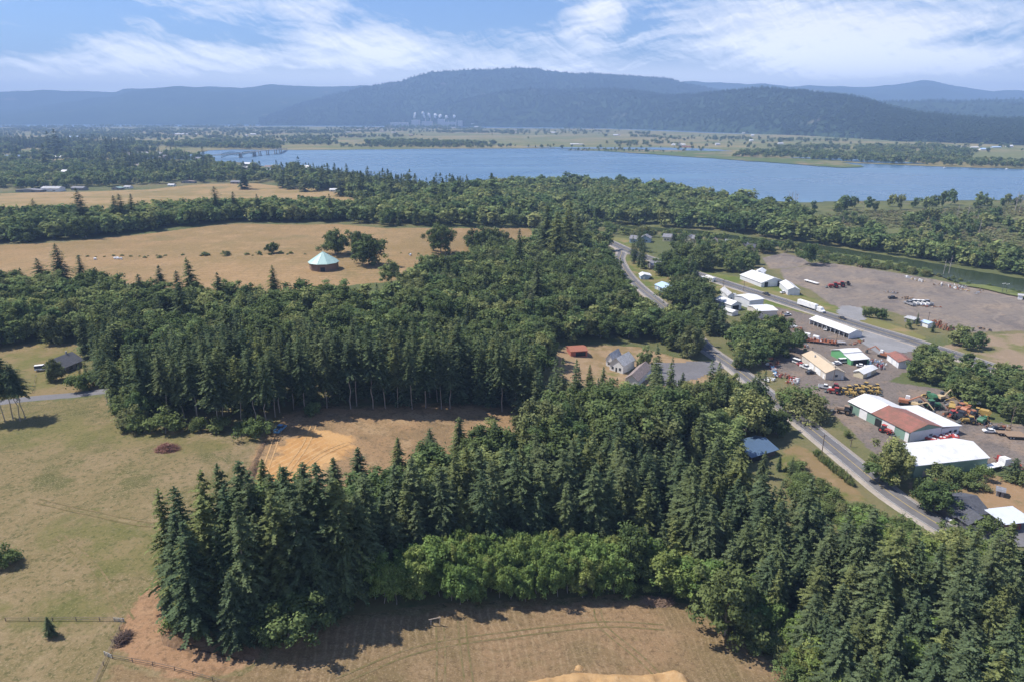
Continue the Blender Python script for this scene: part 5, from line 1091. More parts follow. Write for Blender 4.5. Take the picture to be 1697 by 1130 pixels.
# gabled house with brown annex
o, L, D = house('gabled_house', 'house with white front gables and a grey roof in the sandy clearing', 'house', (1010, 613), (1032, 620), depth=11, wh=3.8, rise=3.0, ridge='y', wall=WHITEP, roof=PALESH, eave=.5, openings=[(W, 'F', .15, .3, 1, 2.3, GLASS), ('door', 'F', .45, .55, 0, 2.1, DARK), (W, 'F', .7, .85, 1, 2.3, GLASS)])
house('gabled_house', 'long brown roofed annex next to the white gabled house', 'annex', (1036, 637), (1056, 642), depth=19, ridge='y', wh=3.0, rise=2.2, wall=WHITEP, roof=BROWNSH, eave=.5)
house('cottage', 'white gabled wing left of the gabled house', 'house', (1004, 606), (1014, 609), depth=9, wh=3.8, rise=2.6, ridge='y', wall=WHITEP, roof=PALESH, eave=.4, openings=[(W, 'F', .3, .6, 1, 2.3, GLASS)])
house('metal_shed', 'shed with a rusty red roof at the wood edge near the gabled house', 'shed', (946, 591), (973, 592), depth=8, wh=2.6, rise=.9, wall=REDBRICK, roof=ribbed('bright_rust_roof', (.30, .115, .075), 0, .9, .6, (.30, .12, .07), .3), openings=[('bay_shade_panel', 'F', .3, .9, 0, 2.1, DARK)])
house('cottage', 'house with a big dark slate roof half hidden at the lawn', 'house', (110, 618), (138, 606), depth=10, wh=2.8, rise=2.8, wall=GREYSIDE, roof=SLATE, eave=.7, openings=[(W, 'F', .2, .4, .8, 2.2, GLASS), (W, 'F', .6, .75, .8, 2.2, GLASS)], chimney=(.75, .5, 4.5))
house('open_shed', 'open fronted shed with a wide blue metal roof in the trees by the lane', 'shed', (1244, 766), (1284, 754), depth=9.5, prof=[(0, 2.6), (.62, 4.2), (1, 3.2)], wall=paint('dark_boards', (.12, .09, .075), .9), roof=BLUE_ROOF, eave=.9, openings=[('bay_shade_panel', 'F', .05, .5, 0, 2.3, DARK)])
# dark house with wing, carport
o, L, D = house('dark_house', 'dark grey roofed house with a front gable wing near the lane', 'house', (1578, 868), (1634, 862), depth=11, wh=2.9, rise=2.2, wall=DARKWALL, roof=SLATE, eave=.7, openings=[(W, 'F', .62, .74, .9, 2.1, GLASS), ('door', 'F', .8, .86, 0, 2.1, DOORW)])
f = MB(); f.prism([(1.2, -.5), (8.6, -.5), (8.6, 2.8), (4.9, 4.6), (1.2, 2.8)], -4.2, .02, 'y'); w2 = f.build('front_wing', DARKWALL, o)
f = MB(); f.slab([(.5, -4.8, 2.5), (4.9, -4.8, 4.66), (4.9, 4.5, 4.66), (.5, 4.5, 2.5)], .16); f.slab([(4.9, -4.8, 4.66), (9.3, -4.8, 2.5), (9.3, 4.5, 2.5), (4.9, 4.5, 4.66)], .16); f.build('wing_roof', SLATE, w2)
f = MB(); f.box(4.9, -4.24, 0, 4.6, .08, 2.2); f.build('garage_door', DOORW, w2)
o = empty('carport', tuple(ground(1668, 882)), frame((1665, 884), (1700, 880))[1], 'small flat topped carport with a pale roof beside the dark house', 'carport')
f = MB(); f.slab([(-1.5, -.5, 3.0), (8.5, -.5, 3.0), (8.5, 7.5, 3.25), (-1.5, 7.5, 3.25)], .15); f.build('roof', ribbed('carport_roof', (.55, .58, .64), 0, .9), o)
for px, py in ((-1.2, -.2), (8.2, -.2), (-1.2, 7.2), (8.2, 7.2), (3.5, -.2)):
    f = MB(); f.tube((px, py, -.3), (px, py, 3.0), .1, .1, 6); f.build('post', STEEL, o)
f = MB(); f.box(3.5, 7.3, -.2, 9.4, .1, 2.6); f.build('back_wall', DARKWALL, o)
house('metal_shed', 'tiny dark garden hut in the brown yard', 'hut', (1650, 822), (1662, 825), depth=3, wh=2.2, rise=.6, wall=GREYSIDE, roof=GREYSH, openings=[('door', 'F', .4, .6, 0, 1.8, DARK)])
house('metal_shed', 'small pale shed in the trees at the pasture edge', 'shed', (699, 462), (712, 461), depth=5, wh=2.8, rise=.9, wall=WHITE_WALL, roof=PALESH)
house('metal_shed', 'white house roof among trees right of the pasture', 'house', (880, 412), (896, 412), depth=8, wh=3.2, rise=2, wall=WHITEP, roof=PALESH)
house('metal_shed', 'low white store on the far edge of the highway strip', 'shed', (1525, 540), (1537, 544), depth=5, wh=2.6, rise=.6, wall=WHITEP, roof=PALEBLUE_ROOF)
house('metal_shed', 'flat pale roofed hut beside the low white store', 'shed', (1498, 533), (1513, 537), depth=6, wh=2.4, rise=.5, wall=GREYSIDE, roof=PALESH)
house('metal_shed', 'small site hut at the gravel yard far right', 'hut', (1686, 497), (1694, 498), depth=4, wh=3, rise=.6, wall=WHITEP, roof=PALESH)
house('metal_shed', 'dark little hut beside the lane below the dark maples', 'hut', (1229, 608), (1238, 611), depth=4, wh=2.4, rise=.8, wall=GREYSIDE, roof=GREYSH)
# houses of the town across the left
TH = 'town houses'
for i, (x, y, w, dp, h, wm, rm, l) in enumerate(((26, 319, 40, 12, 3.2, GREYSIDE, GREYSH, 'long grey bungalow on the hayfield edge'), (68, 318, 30, 16, 5, WHITEP, PALESH, 'large white gabled house on the hayfield edge'), (118, 316, 20, 12, 4, GREYSIDE, GREYSH, 'grey house partly behind bushes at the hayfield'), (185, 315, 14, 10, 3, GREYSIDE, paint('green_roof', (.20, .30, .27), .7), 'small house with a greenish roof by the hayfield'), (205, 313, 10, 8, 3, WHITEP, PALESH, 'small white outbuilding beside the greenish roofed house'), (278, 309, 10, 6, 2.5, WHITEP, WHITE_ROOF, 'low white shed at the hayfield hedge'), (300, 304, 22, 8, 3, GREYSIDE, BROWNSH, 'long low brown roofed house behind the hedge'), (382, 305, 17, 10, 3.4, GREYSIDE, GREYSH, 'grey barn at the corner of the hayfield'),
    (-8, 263, 42, 18, 6, WHITEP, BLUE_ROOF, 'large hall with white walls and blue roof at the far left'), (185, 262, 18, 12, 5, CREAM, BROWNSH, 'brown roofed house among the town trees'), (232, 258, 22, 14, 5, WHITEP, WHITE_ROOF, 'white roofed hall in the town'), (262, 262, 20, 14, 5, GREYSIDE, GREYSH, 'grey roofed house beside the white roofed hall'), (290, 264, 16, 12, 5, GREYSIDE, PALESH, 'pale roofed house near the bridge end'), (318, 266, 14, 12, 5, WHITEP, GREYSH, 'white walled house near the bridge end'), (395, 282, 16, 14, 5, CREAM, PALESH, 'cream house on the river bank below the bridge'), (418, 286, 28, 16, 5, GREYSIDE, GREYSH, 'long grey roofed building on the river bank'), (424, 287.5, 14, 8, 4, WHITEP, WHITE_ROOF, 'white fronted shop in front of the long grey building'), (502, 283, 10, 8, 7, BLUEWALL, WHITE_ROOF, 'dark tall boathouse with white roof on the river'), (515, 289, 14, 12, 5, GREYSIDE, WHITE_ROOF, 'white roofed building beside the boathouse'), (540, 294, 50, 10, 5, DARKWALL, SLATE, 'long dark warehouse on the river bank'), (546, 318, 16, 8, 3, WHITEP, WHITE_ROOF, 'white roofed shed at the right end of the hayfield'), (694, 333, 14, 10, 6, WHITEP, GREYSH, 'white house with grey roof among trees on the bank'), (752, 338, 12, 10, 5, CREAM, RUST_ROOF, 'orange roofed house among the river bank trees'), (766, 352, 14, 10, 4, GREYSIDE, BROWNSH, 'brown roofed house above the pasture'))):
    house('house', l, 'house', (x, y), (x+w, y+.3), depth=dp, ridge='x' if i % 3 else 'y', wh=h, rise=h*.5, wall=wm, roof=rm, eave=.5, group=TH, openings=[(W, 'F', .2, .32, 1, 2.2, GLASS), (W, 'F', .65, .8, 1, 2.2, GLASS)])
# farm buildings on the island
GI = 'farm buildings on the island'
for (x, y, w, dp, h, wm, rm, l) in ((283, 224.5, 42, 30, 9, CREAM, WHITE_ROOF, 'longest pale greenhouse on the island fields'), (340, 239, 18, 14, 6, WHITEP, WHITE_ROOF, 'long white roof on the island river bank left of the bridge'), (402, 227, 6, 20, 9, WHITEP, WHITE_ROOF, 'small white barn among the island trees'), (430, 230, 8, 20, 8, WHITEP, WHITE_ROOF, 'white farmhouse left of the island pasture'), (110, 229, 26, 40, 9, WHITEP, PALEBLUE_ROOF, 'pale blue roofed sheds at the left of the island'),
    (912, 221.5, 9, 20, 9, WHITEP, WHITE_ROOF, 'white barn in the middle island fields'), (1028, 212.5, 12, 30, 12, WHITEP, WHITE_ROOF, 'white sheds on the far channel'), (945, 240.5, 14, 14, 5, WHITEP, WHITE_ROOF, 'low white shed on the near island shore'), (958, 241, 9, 12, 5, WHITEP, PALESH, 'pale shed beside the low white shore shed'), (1114, 242, 22, 20, 7, WHITEP, WHITE_ROOF, 'white roofed dairy barn of the island farm'), (1128, 245, 20, 12, 5, REDBRICK, RUST_ROOF, 'red barn in front of the island dairy barn'), (1290, 240.5, 8, 18, 9, WHITEP, PALESH, 'white gabled barn in the right island fields'), (1428, 231, 6, 20, 9, WHITEP, PALESH, 'white house on the right island tree line'), (1625, 250, 10, 14, 8, WHITEP, PALEBLUE_ROOF, 'pale blue roofed house at the far right shore'), (1670, 245, 9, 16, 9, WHITEP, WHITE_ROOF, 'white gabled house at the far right shore'), (1585, 245, 8, 14, 6, WHITEP, PALESH, 'small white house on the far right island road'), (1645, 246, 14, 14, 6, BLUEWALL, PALEBLUE_ROOF, 'low blue house between the far right shore houses'), (1610, 246, 12, 12, 5, WHITEP, WHITE_ROOF, 'low white shed left of the far right houses'), (700, 214, 8, 30, 10, WHITEP, WHITE_ROOF, 'white house in the far island village'), (742, 213, 12, 30, 9, WHITEP, PALESH, 'pale house in the far island village'), (662, 214.5, 9, 24, 9, CREAM, RUST_ROOF, 'red roofed house in the far island village'), (786, 212, 6, 24, 12, WHITEP, WHITE_ROOF, 'white barn at the end of the far village')):
    house('farm_building', l, 'farm building', (x, y), (x+w, y+.05), depth=dp, wh=h*.6, rise=h*.4, wall=wm, roof=rm, eave=.6, group=GI)
gf = random.Random(5)
for k in range(26):
    px, py = gf.choice(((gf.uniform(20, 420), gf.uniform(214, 234)), (gf.uniform(430, 700), gf.uniform(215, 236)), (gf.uniform(560, 900), gf.uniform(212, 222)), (gf.uniform(1000, 1600), gf.uniform(222, 246))))
    house('farm_building', 'tiny pale farmhouse among the trees of the far plain', 'farm building', (px, py), (px+gf.uniform(4, 9), py+.02), depth=14, wh=6, rise=3.5, wall=gf.choice((WHITEP, CREAM, WHITEP)), roof=gf.choice((WHITE_ROOF, PALESH, BROWNSH)), eave=.6, group='scattered farmhouses of the far plain')
for px, py in TOWN_SMALL:
    house('house', 'small pale house among the trees of the riverside town', 'house', (px, py), (px+gt.uniform(7, 12), py+.1), depth=11, wh=5, rise=3, wall=gt.choice((WHITEP, CREAM, GREYSIDE)), roof=gt.choice((GREYSH, PALESH, BROWNSH, WHITE_ROOF)), eave=.5, group='scattered houses of the riverside town')
o = empty('silo', tuple(ground(1126, 243)), 0, 'grey silo at the island dairy barn', 'silo'); f = MB(); f.tube((0, 0, 0), (0, 0, 15), 3, 3, 14); f.build('body', CONC, o); f = MB(); f.tube((0, 0, 15), (0, 0, 18), 3.1, .4, 14); f.build('dome', STEEL, o)

# paper mill with steam on the far bank
def mill():
    b = ground(640, 205.5); y = 7000.0; sc = y/FPX
    o = empty('paper_mill', (float(uv(662, 206)[0])*y, y, 4), 0, 'far paper mill of pale halls and stacks under the mountain', 'factory'); f = MB(); g = MB(); s = MB()
    x = 0
    for (px, w, h) in ((0, 30, 5), (26, 14, 9), (44, 18, 7), (66, 12, 10), (80, 20, 6), (96, 8, 8), (130, 36, 4)):
        f.box(px*sc*1.0, 0, 0, w*sc*.9, 60, h*sc)
        g.box(px*sc, 0, h*sc, w*sc*.94, 64, 3)
    f.build('wall', paint('mill_wall', (.70, .62, .56), .8), o); g.build('roof', paint('mill_roof', (.80, .78, .76), .7), o)
    for px, h in ((25, 12), (42, 13), (50, 12), (62, 13), (68, 12), (78, 9), (90, 10)):
        s = MB(); s.tube((px*sc, -20, 0), (px*sc, -20, h*sc), 4, 3, 10); s.build('stack', paint('stack_concrete', (.6, .58, .55), .8), o)
    return o, sc, y
mo, msc, my = mill()
def steam(px, py, w, h, lean, label):
    y = my-20; u = uv(px, py)
    g = np.random.default_rng(int(px)); V, F = [], []
    import bmesh
    bm = bmesh.new()
    for k in range(9):
        t = k/8; r = (w*(.30+.55*t)*msc)*.5*g.uniform(.8, 1.2)
        c = Vector((lean*t*w*msc+g.normal(0, .12)*w*msc, g.normal(0, .2)*w*msc, h*msc*t))
        bmesh.ops.create_icosphere(bm, subdivisions=2, radius=r, matrix=Matrix.Translation(c))
    for v in bm.verts: v.co += Vector(g.normal(0, .05*w*msc, 3))
    me = bpy.data.meshes.new('steam'); bm.to_mesh(me); bm.free(); m = paint('steam', (.88, .89, .92), 1.0, dirt=0); me.materials.append(m)
    for p in me.polygons: p.use_smooth = True
    o = link('steam', me); o.location = (u[0]*y, y, H+u[1]*y); tag(o, label, 'steam plume', 'steam plumes over the mill', 'stuff')
for (px, py, w, h, ln) in ((687, 196, 4.5, 6, .3), (704, 195.5, 4, 7, -.5), (713, 195, 4.5, 5, -.4), (721, 196, 5, 5, .1), (728, 195, 4.5, 3, .4), (740, 196, 4.5, 2, .2), (752, 196, 3.5, 3, .2)): steam(px, py, w, h, ln, 'white steam puff rising from the mill stacks')

# bridge to the island
def bridge():
    deckpx = [(345, 264, 7), (367, 263, 8.5), (399, 262, 11), (422, 259.8, 12.6), (431, 258.6, 12.6), (444, 257.4, 12.8), (457, 256, 12.8), (465, 254, 11), (474, 249.6, 4)]
    P = [ground(px, py) for px, py, h in deckpx]; hh = [h for _, _, h in deckpx]
    o = empty('bridge', tuple(P[0]), 0, 'green steel arched bridge crossing the river to the island', 'bridge'); base = P[0]
    pts = [(p[0]-base[0], p[1]-base[1], h) for p, h in zip(P, hh)]
    green = paint('bridge_green', (.09, .15, .15), .6); pale = paint('bridge_deck', (.34, .34, .34), .8)
    d = MB()
    for a, b in zip(pts, pts[1:]):
        v = Vector(b)-Vector(a); n = Vector((-v.y, v.x, 0)).normalized()*4.5
        q = [Vector(a)-n, Vector(b)-n, Vector(b)+n, Vector(a)+n]; d.slab([tuple(x) for x in q], 1.4)
    d.build('deck', pale, o)
    r = MB()
    for a, b in zip(pts, pts[1:]):
        v = Vector(b)-Vector(a); n = Vector((-v.y, v.x, 0)).normalized()*4.4
        for s in (-1, 1): r.tube(tuple(Vector(a)+n*s+Vector((0, 0, 2.5))), tuple(Vector(b)+n*s+Vector((0, 0, 2.5))), .25, .25, 4)
    r.build('railing', green, o)
    for i in (2, 3, 4, 5, 6, 7):
        a = pts[i]; v = Vector(pts[min(i+1, len(pts)-1)])-Vector(pts[i-1]); n = Vector((-v.y, v.x, 0)).normalized()
        m = MB(); w = 1.8 if i > 3 else 3.0
        for s in (-1, 1): c = Vector(a)+n*3*s; m.tube((c.x, c.y, -4), (c.x, c.y, a[2]), w, w*.7, 8)
        m.box(a[0], a[1], -3, 10 if i > 3 else 14, 6, 5, math.atan2(n.y, n.x)); m.build('pier', CONC if i != 3 else paint('pier_dark', (.25, .25, .26), .9), o)
    for (i, j) in ((1, 2), (2, 3)):   # arched truss under and above the deck
        A, B = Vector(pts[i]), Vector(pts[j]); v = B-A; n = Vector((-v.y, v.x, 0)).normalized(); m = MB(); K = 10
        for s in (-1, 1):
            lo = []; up = []
            for k in range(K+1):
                t = k/K; c = A+v*t+n*4*s; dep = 1.5+6*(2*abs(t-.5))**2
                lo.append(c-Vector((0, 0, dep))); up.append(c+Vector((0, 0, 1.4+5*(1-(2*t-1)**2)*(1 if i == 1 else .4))))
            for k in range(K):
                m.tube(lo[k], lo[k+1], .45, .45, 4); m.tube(up[k], up[k+1], .4, .4, 4); m.tube(lo[k], up[k], .25, .25, 4); m.tube(lo[k], up[k+1], .2, .2, 4)
        m.build('truss', green, o)
bridge()

# ------------------------------------------------------------------ vehicles and machines (local x is forward)
RUBBER = paint('tyre_rubber', (.02, .02, .02), .9, dirt=.1)
COL = {'white': (.78, .78, .78), 'red': (.42, .06, .05), 'maroon': (.22, .05, .05), 'black': (.03, .03, .035), 'yellow': (.40, .27, .08), 'orange': (.37, .15, .08), 'green': (.05, .15, .07), 'tan': (.55, .42, .24), 'blue': (.12, .30, .50), 'grey': (.30, .30, .32), 'rust': (.30, .11, .06), 'brown': (.26, .18, .12)}
def pm(c): return paint('paint_'+c, COL[c], .45, dirt=.5)
def wheels(o, spots, r, w, mat=None):
    for x, y in spots:
        m = MB(); m.tube((x, y-w/2, r), (x, y+w/2, r), r, r, 14); k = m.build('wheel', RUBBER, o)
        h = MB(); h.tube((x, y-w/2-.02, r), (x, y+w/2+.02, r), r*.5, r*.5, 10); h.build('rim', mat or paint('rim', (.5, .5, .5), .4), k)
def spot(px, py, rz): return tuple(ground(px, py)+np.array([0, 0, _lift[0]+.12])), R(rz)
def car(px, py, rz, col, label, kind='car', group=None):
    p, r = spot(px, py, rz); o = empty({'car': 'parked_car', 'pickup': 'pickup_truck', 'van': 'van'}[kind], p, r, label, {'car': 'car', 'pickup': 'pickup', 'van': 'van'}[kind], group)
    L = 4.5 if kind == 'car' else 5.6; h = L/2
    b = MB(); b.prism([(-h, .35), (h, .35), (h, .75), (h-.3, .92), (-h+.1, .95), (-h, .8)], -.9, .9); b.build('body', pm(col), o)
    c = MB(); top = 1.45 if kind == 'car' else 1.85
    if kind == 'car': pr = [(-1.6, .93), (1.1, .93), (.45, top), (-1.0, top)]
    elif kind == 'pickup': pr = [(-.6, .93), (1.5, .93), (.9, top), (-.5, top)]
    else: pr = [(-h+.05, .93), (1.9, .93), (1.2, 2.2), (-h+.05, 2.2)]
    c.prism(pr, -.80, .80); c.build('cabin', GLASS, o)
    rf = MB(); a, b2 = pr[3][0], pr[2][0]; rf.box((a+b2)/2, 0, pr[2][1], b2-a, 1.56, .06); rf.build('roof', pm(col), o)
    if kind == 'pickup':
        bd = MB(); bd.box(-h+1.15, 0, .95, 2.1, 1.5, .03); bd.build('bed', STEEL, o)
        for s in (-1, 1):
            bs = MB(); bs.box(-h+1.1, s*.82, .94, 2.2, .1, .42); bs.build('bed_side', pm(col), o)
    wheels(o, [(x, y) for x in (-h*.62, h*.62) for y in (-.82, .82)], .35, .24); return o
def semi(px, py, rz, label, trailer='white', tl=14.5, cab='white', flat=False):
    p, r = spot(px, py, rz); o = empty('semi_truck', p, r, label, 'truck')
    t = MB()
    if flat: t.box(-tl/2, 0, 1.1, tl, 2.5, .3)
    else: t.box(-tl/2, 0, 1.2, tl, 2.55, 2.75)
    t.build('trailer', pm(trailer), o)
    c = MB(); c.prism([(.9, .6), (6.2, .6), (6.2, 1.5), (5.0, 1.9), (4.4, 3.2), (1.6, 3.4), (1.6, 1.3), (.9, 1.2)], -1.2, 1.2); c.build('cab', pm(cab), o)
    g = MB(); g.box(4.72, 0, 2.0, .06, 2.0, 1.0, ry=-.4); g.build('windscreen', GLASS, o)
    ch = MB(); ch.box(-1.0, 0, .8, 8, 1.0, .3); ch.build('chassis', STEEL, o)
    wheels(o, [(x, y) for x in (-tl+1.2, -tl+2.5, .2, 1.5, 5.2) for y in (-1.1, 1.1)], .5, .4); return o
def tractor(px, py, rz, col, label, group=None, s=1.0, cab=True, bucket=True):
    p, r = spot(px, py, rz); o = empty('tractor', p, r, label, 'tractor', group); o.scale = (s, s, s)
    b = MB(); b.box(1.1, 0, .8, 2.2, .9, .95, taper=.9); b.box(-.5, 0, .7, 1.4, 1.1, .6); b.build('body', pm(col), o)
    if cab:
        c = MB(); c.box(-.45, 0, 1.3, 1.35, 1.3, 1.2, taper=.86); c.build('cab', GLASS, o); c = MB(); c.box(-.45, 0, 2.5, 1.5, 1.4, .12); c.build('cab_roof', pm(col), o)
    wheels(o, [(-.9, -.95), (-.9, .95)], .85, .5, pm(col)); wheels(o, [(1.6, -.75), (1.6, .75)], .5, .35, pm(col))
    if bucket:
        a = MB()
        for y in (-.6, .6): a.tube((.2, y, 1.5), (2.2, y, 1.5), .1, .1, 6); a.tube((2.2, y, 1.5), (3.0, y, .5), .1, .1, 6)
        a.build('loader_arm', pm(col), o); k = MB(); k.prism([(2.9, .1), (3.8, .1), (3.8, .2), (3.1, .4), (3.05, .9), (2.9, .9)], -1.0, 1.0); k.build('bucket', STEEL, o)
    return o
def excavator(px, py, rz, col, label, s=1.0, boomcol=None):
    p, r = spot(px, py, rz); o = empty('excavator', p, r, label, 'excavator'); o.scale = (s, s, s)
    for y in (-1.1, 1.1):
        t = MB(); t.prism([(-2.0, .3), (-1.7, 0), (1.7, 0), (2.0, .3), (2.0, .6), (1.7, .9), (-1.7, .9), (-2.0, .6)], y-.3, y+.3); t.build('track', RUBBER, o)
    b = MB(); b.box(-.6, 0, 1.0, 3.2, 2.4, 1.1, taper=.95); b.build('body', pm(col), o)
    c = MB(); c.box(.6, .7, 2.0, 1.4, 1.0, 1.3, taper=.9); c.build('cab', pm('white') if col == 'orange' else GLASS, o)
    a = MB(); a.tube((.8, -.2, 1.8), (4.0, -.2, 4.0), .3, .26, 6); a.tube((4.0, -.2, 4.0), (7.2, -.2, 1.6), .26, .18, 6); a.build('boom', pm(boomcol or col), o)
    k = MB(); k.prism([(6.9, .1), (7.9, .2), (7.6, 1.3), (7.0, 1.7)], -.8, .4); k.build('bucket', STEEL, o); return o
def combine(px, py, rz, col, label, s=1.0):
    p, r = spot(px, py, rz); o = empty('combine_harvester', p, r, label, 'harvester'); s *= .78; o.scale = (s, s, s)
    b = MB(); b.prism([(-3, 1.2), (1.6, 1.0), (1.6, 2.9), (.8, 3.3), (-2.2, 3.3), (-3.4, 2.4)], -1.4, 1.4); b.build('body', pm(col), o)
    c = MB(); c.box(2.2, 0, 1.6, 1.3, 1.7, 1.8, taper=.9); c.build('cab', GLASS, o); c = MB(); c.box(2.2, 0, 3.4, 1.5, 1.8, .14); c.build('cab_roof', pm(col), o)
    h = MB(); h.box(4.0, 0, .4, 1.0, 5.4, .9, taper=.7); h.build('header', pm('yellow' if col == 'green' else 'grey'), o)
    wheels(o, [(1.4, -1.5), (1.4, 1.5)], .9, .6, pm('yellow')); wheels(o, [(-2.2, -1.2), (-2.2, 1.2)], .55, .4, pm('yellow')); return o
def mower_proto():
    o = empty('field_mower', (0, 0, 0), 0, 'red field mower', 'mower')
    b = MB(); b.prism([(-1.1, .35), (1.0, .35), (1.2, .6), (.6, 1.05), (-.7, 1.1), (-1.2, .8)], -.95, .95); b.build('deck', pm('red'), o)
    d = MB(); d.tube((1.0, 0, .6), (2.3, 0, .5), .09, .07, 6); d.build('drawbar', STEEL, o); w = MB(); w.box(-.1, 0, 1.08, .8, .5, .3); w.build('gearbox', pm('white'), o)
    wheels(o, [(-.9, -.9), (-.9, .9)], .4, .25); return o
def junk(px, py, cols, w, d, n, label, name='scrap_pile', cat='scrap pile', hmax=1.4, seed=0):
    """a heap of mixed scrap that reads as one pile; each colour one part"""
    g = random.Random(seed+int(px*7+py)); o = empty(name, tuple(ground(px, py)+np.array([0, 0, _lift[0]])), g.uniform(0, 3.1), label, cat)
    for c in cols:
        m = MB()
        for k in range(max(n, 10)):
            x, y = g.uniform(-w, w), g.uniform(-d, d); a = g.uniform(0, 3.14)
            if g.random() < .5: m.box(x, y, g.uniform(0, hmax*.3), g.uniform(.4, 1.8), g.uniform(.3, .9), g.uniform(.3, hmax), a, g.uniform(.6, 1))
            else:
                L = g.uniform(.8, 2.4); m.tube((x, y, g.uniform(.1, hmax)), (x+L*math.cos(a), y+L*math.sin(a), g.uniform(.1, hmax)), .12, .1, 5)
        m.build('scrap_heap', pm(c), o)
    return o
# parked by the tan workshop
car(1322, 603.5, -60, 'white', 'white car nearest the left end of the tan workshop', 'van'); car(1327.5, 607, -60, 'red', 'red car between two white cars at the tan workshop'); car(1334.5, 611, -60, 'white', 'white pickup beside the red car at the tan workshop', 'pickup'); car(1343, 619.5, 10, 'black', 'black car alone in front of the tan workshop doors')
car(1366.5, 644, -25, 'white', 'white pickup at the left end of the yellow machines', 'pickup'); car(1386.5, 604.5, 10, 'white', 'white car behind the tan workshop'); car(1398, 601.5, 10, 'white', 'white van against the green shed wall', 'van'); car(1427, 609, -20, 'white', 'white car in front of the dark bay of the green shed')
car(1270, 490, -68, 'black', 'dark pickup driving on the highway', 'pickup'); car(1395.5, 530, -68, 'black', 'black car on the highway near the side road')
car(1639, 717, 170, 'white', 'white sports car at the end of the machine yard'); car(1649, 714.5, 170, 'black', 'dark truck beside the white sports car', 'pickup'); car(1368.7, 547.5, 55, 'white', 'white pickup in front of the nine bay shed', 'pickup')
car(1305, 543.5, 150, 'white', 'white pickup among junk near the white barns', 'pickup'); car(1304, 524, 20, 'white', 'white truck beside the tan box barn', 'pickup'); car(1298, 487, 20, 'white', 'white car beside the nearest white shed'); car(465, 714.5, 80, 'blue', 'blue pickup parked alone in the shade of the clearing', 'pickup'); car(1058, 617, 20, 'white', 'white car on the driveway by the gabled house'); car(1578, 862, 30, 'white', 'white car under the dark spreading tree'); car(1217, 491, 60, 'white', 'white car behind the grey roofed white house'); car(72, 614, 20, 'white', 'white van on the gravel by the garden tree', 'van')
semi(1352, 516.5, -68, 'white semi truck with long white trailer on the highway'); semi(1341, 566, -35, 'white tank truck parked before the junk trailer', 'white', 7, 'white')
semi(1652, 776, 20, 'white truck with red load at the end of the long barn', 'white', 7, 'white', True)
# loaded trailer
def flat_trailer(px, py, rz, deck, L, label, load=None):
    p, r = spot(px, py, rz); o = empty('flat_trailer', p, r, label, 'trailer'); b = MB(); b.box(0, 0, .9, L, 2.5, .25); b.build('deck', paint('deck_'+deck, COL[deck], .8, dirt=.4), o)
    wheels(o, [(x, y) for x in (-L*.38, -L*.26) for y in (-1.0, 1.0)], .45, .35)
    s = MB(); s.tube((L*.35, .6, 0), (L*.35, .6, .9), .1, .1, 6); s.tube((L*.35, -.6, 0), (L*.35, -.6, .9), .1, .1, 6); s.build('stand', STEEL, o)
    if load:
        m = MB(); g = random.Random(int(px))
        for k in range(9): m.box(-L*.45+L*.9*k/8, g.uniform(-.4, .4), 1.15, g.uniform(.8, 1.8), g.uniform(.8, 1.8), g.uniform(.5, 1.6), g.uniform(0, 1), .8)
        m.build('load', pm(load), o)
flat_trailer(1361, 570, -22, 'rust', 15, 'long rusty trailer loaded with scrap in the yard', 'rust'); flat_trailer(1387, 570.5, -10, 'grey', 8, 'low grey trailer at the end of the rusty trailer'); flat_trailer(1672, 721.5, -8, 'brown', 9, 'bare wooden flatbed, left one of two at the yard end'); flat_trailer(1688, 727, -8, 'brown', 9, 'bare wooden flatbed, right one of two at the yard end')
flat_trailer(1344.5, 470, -68, 'white', 12, 'narrow white trailer beside the gravel ramp')
# red and yellow machines
tractor(1384, 646.5, 60, 'maroon', 'dark red tractor between the white pickup and the yellow machines', None, 1.2); tractor(1383, 652.5, 150, 'red', 'bright red tractor in front of the dark red one', None, 1.1)
for i, (x, y) in enumerate(((1397, 648), (1400, 653.5), (1407, 650), (1411, 655), (1418, 648), (1424, 653), (1429, 645.5), (1436, 644), (1437, 651.5), (1446, 648), (1450, 652), (1453, 646))): tractor(x, y, -70+random.uniform(-25, 25), 'yellow', 'yellow loader in the row beside the tan workshop', 'yellow loaders in a row', 1.0+random.uniform(-.1, .15), i % 3 != 0)
mp = mower_proto(); first = True
for (zx, zy) in ((352, 388), (372, 396), (392, 402), (418, 408), (395, 372), (412, 382), (436, 388), (462, 392), (438, 362), (456, 372), (480, 380), (498, 368), (480, 352), (506, 350), (520, 362), (540, 374), (548, 384)):
    p, r = spot(1457+zx/4.346, 640+zy/4.346, random.uniform(120, 170))
    if first: mp.location = p; mp.rotation_euler = (0, 0, r); mp['label'] = 'red field mower in the rows beside the large workshop'; mp['group'] = 'red mowers in rows'; first = False
    else: copy_thing(mp, p, r, 'red field mower in the rows beside the large workshop', 'red mowers in rows')
tractor(1399, 686, 150, 'brown', 'rusty brown loader at the corner of the large workshop', None, 1.35); tractor(1465.5, 717, -60, 'red', 'red tractor at the open bay of the large workshop', None, 1.1); flat_trailer(1549, 706, -30, 'maroon', 9, 'dark red farm trailer behind the white wing', 'maroon')
excavator(1499, 671, -28, 'orange', 'long orange digger behind the large workshop', 1.15); excavator(1519, 676, -60, 'tan', 'tan digger with raised boom beside the orange digger', .95); combine(1542, 662, 100, 'green', 'tall green harvester by the trees', 1.0); tractor(1543, 678, 0, 'green', 'green tractor in front of the green harvester', None, 1.5); excavator(1560, 663, 20, 'tan', 'tan digger under the trees behind the harvester', 1.0)
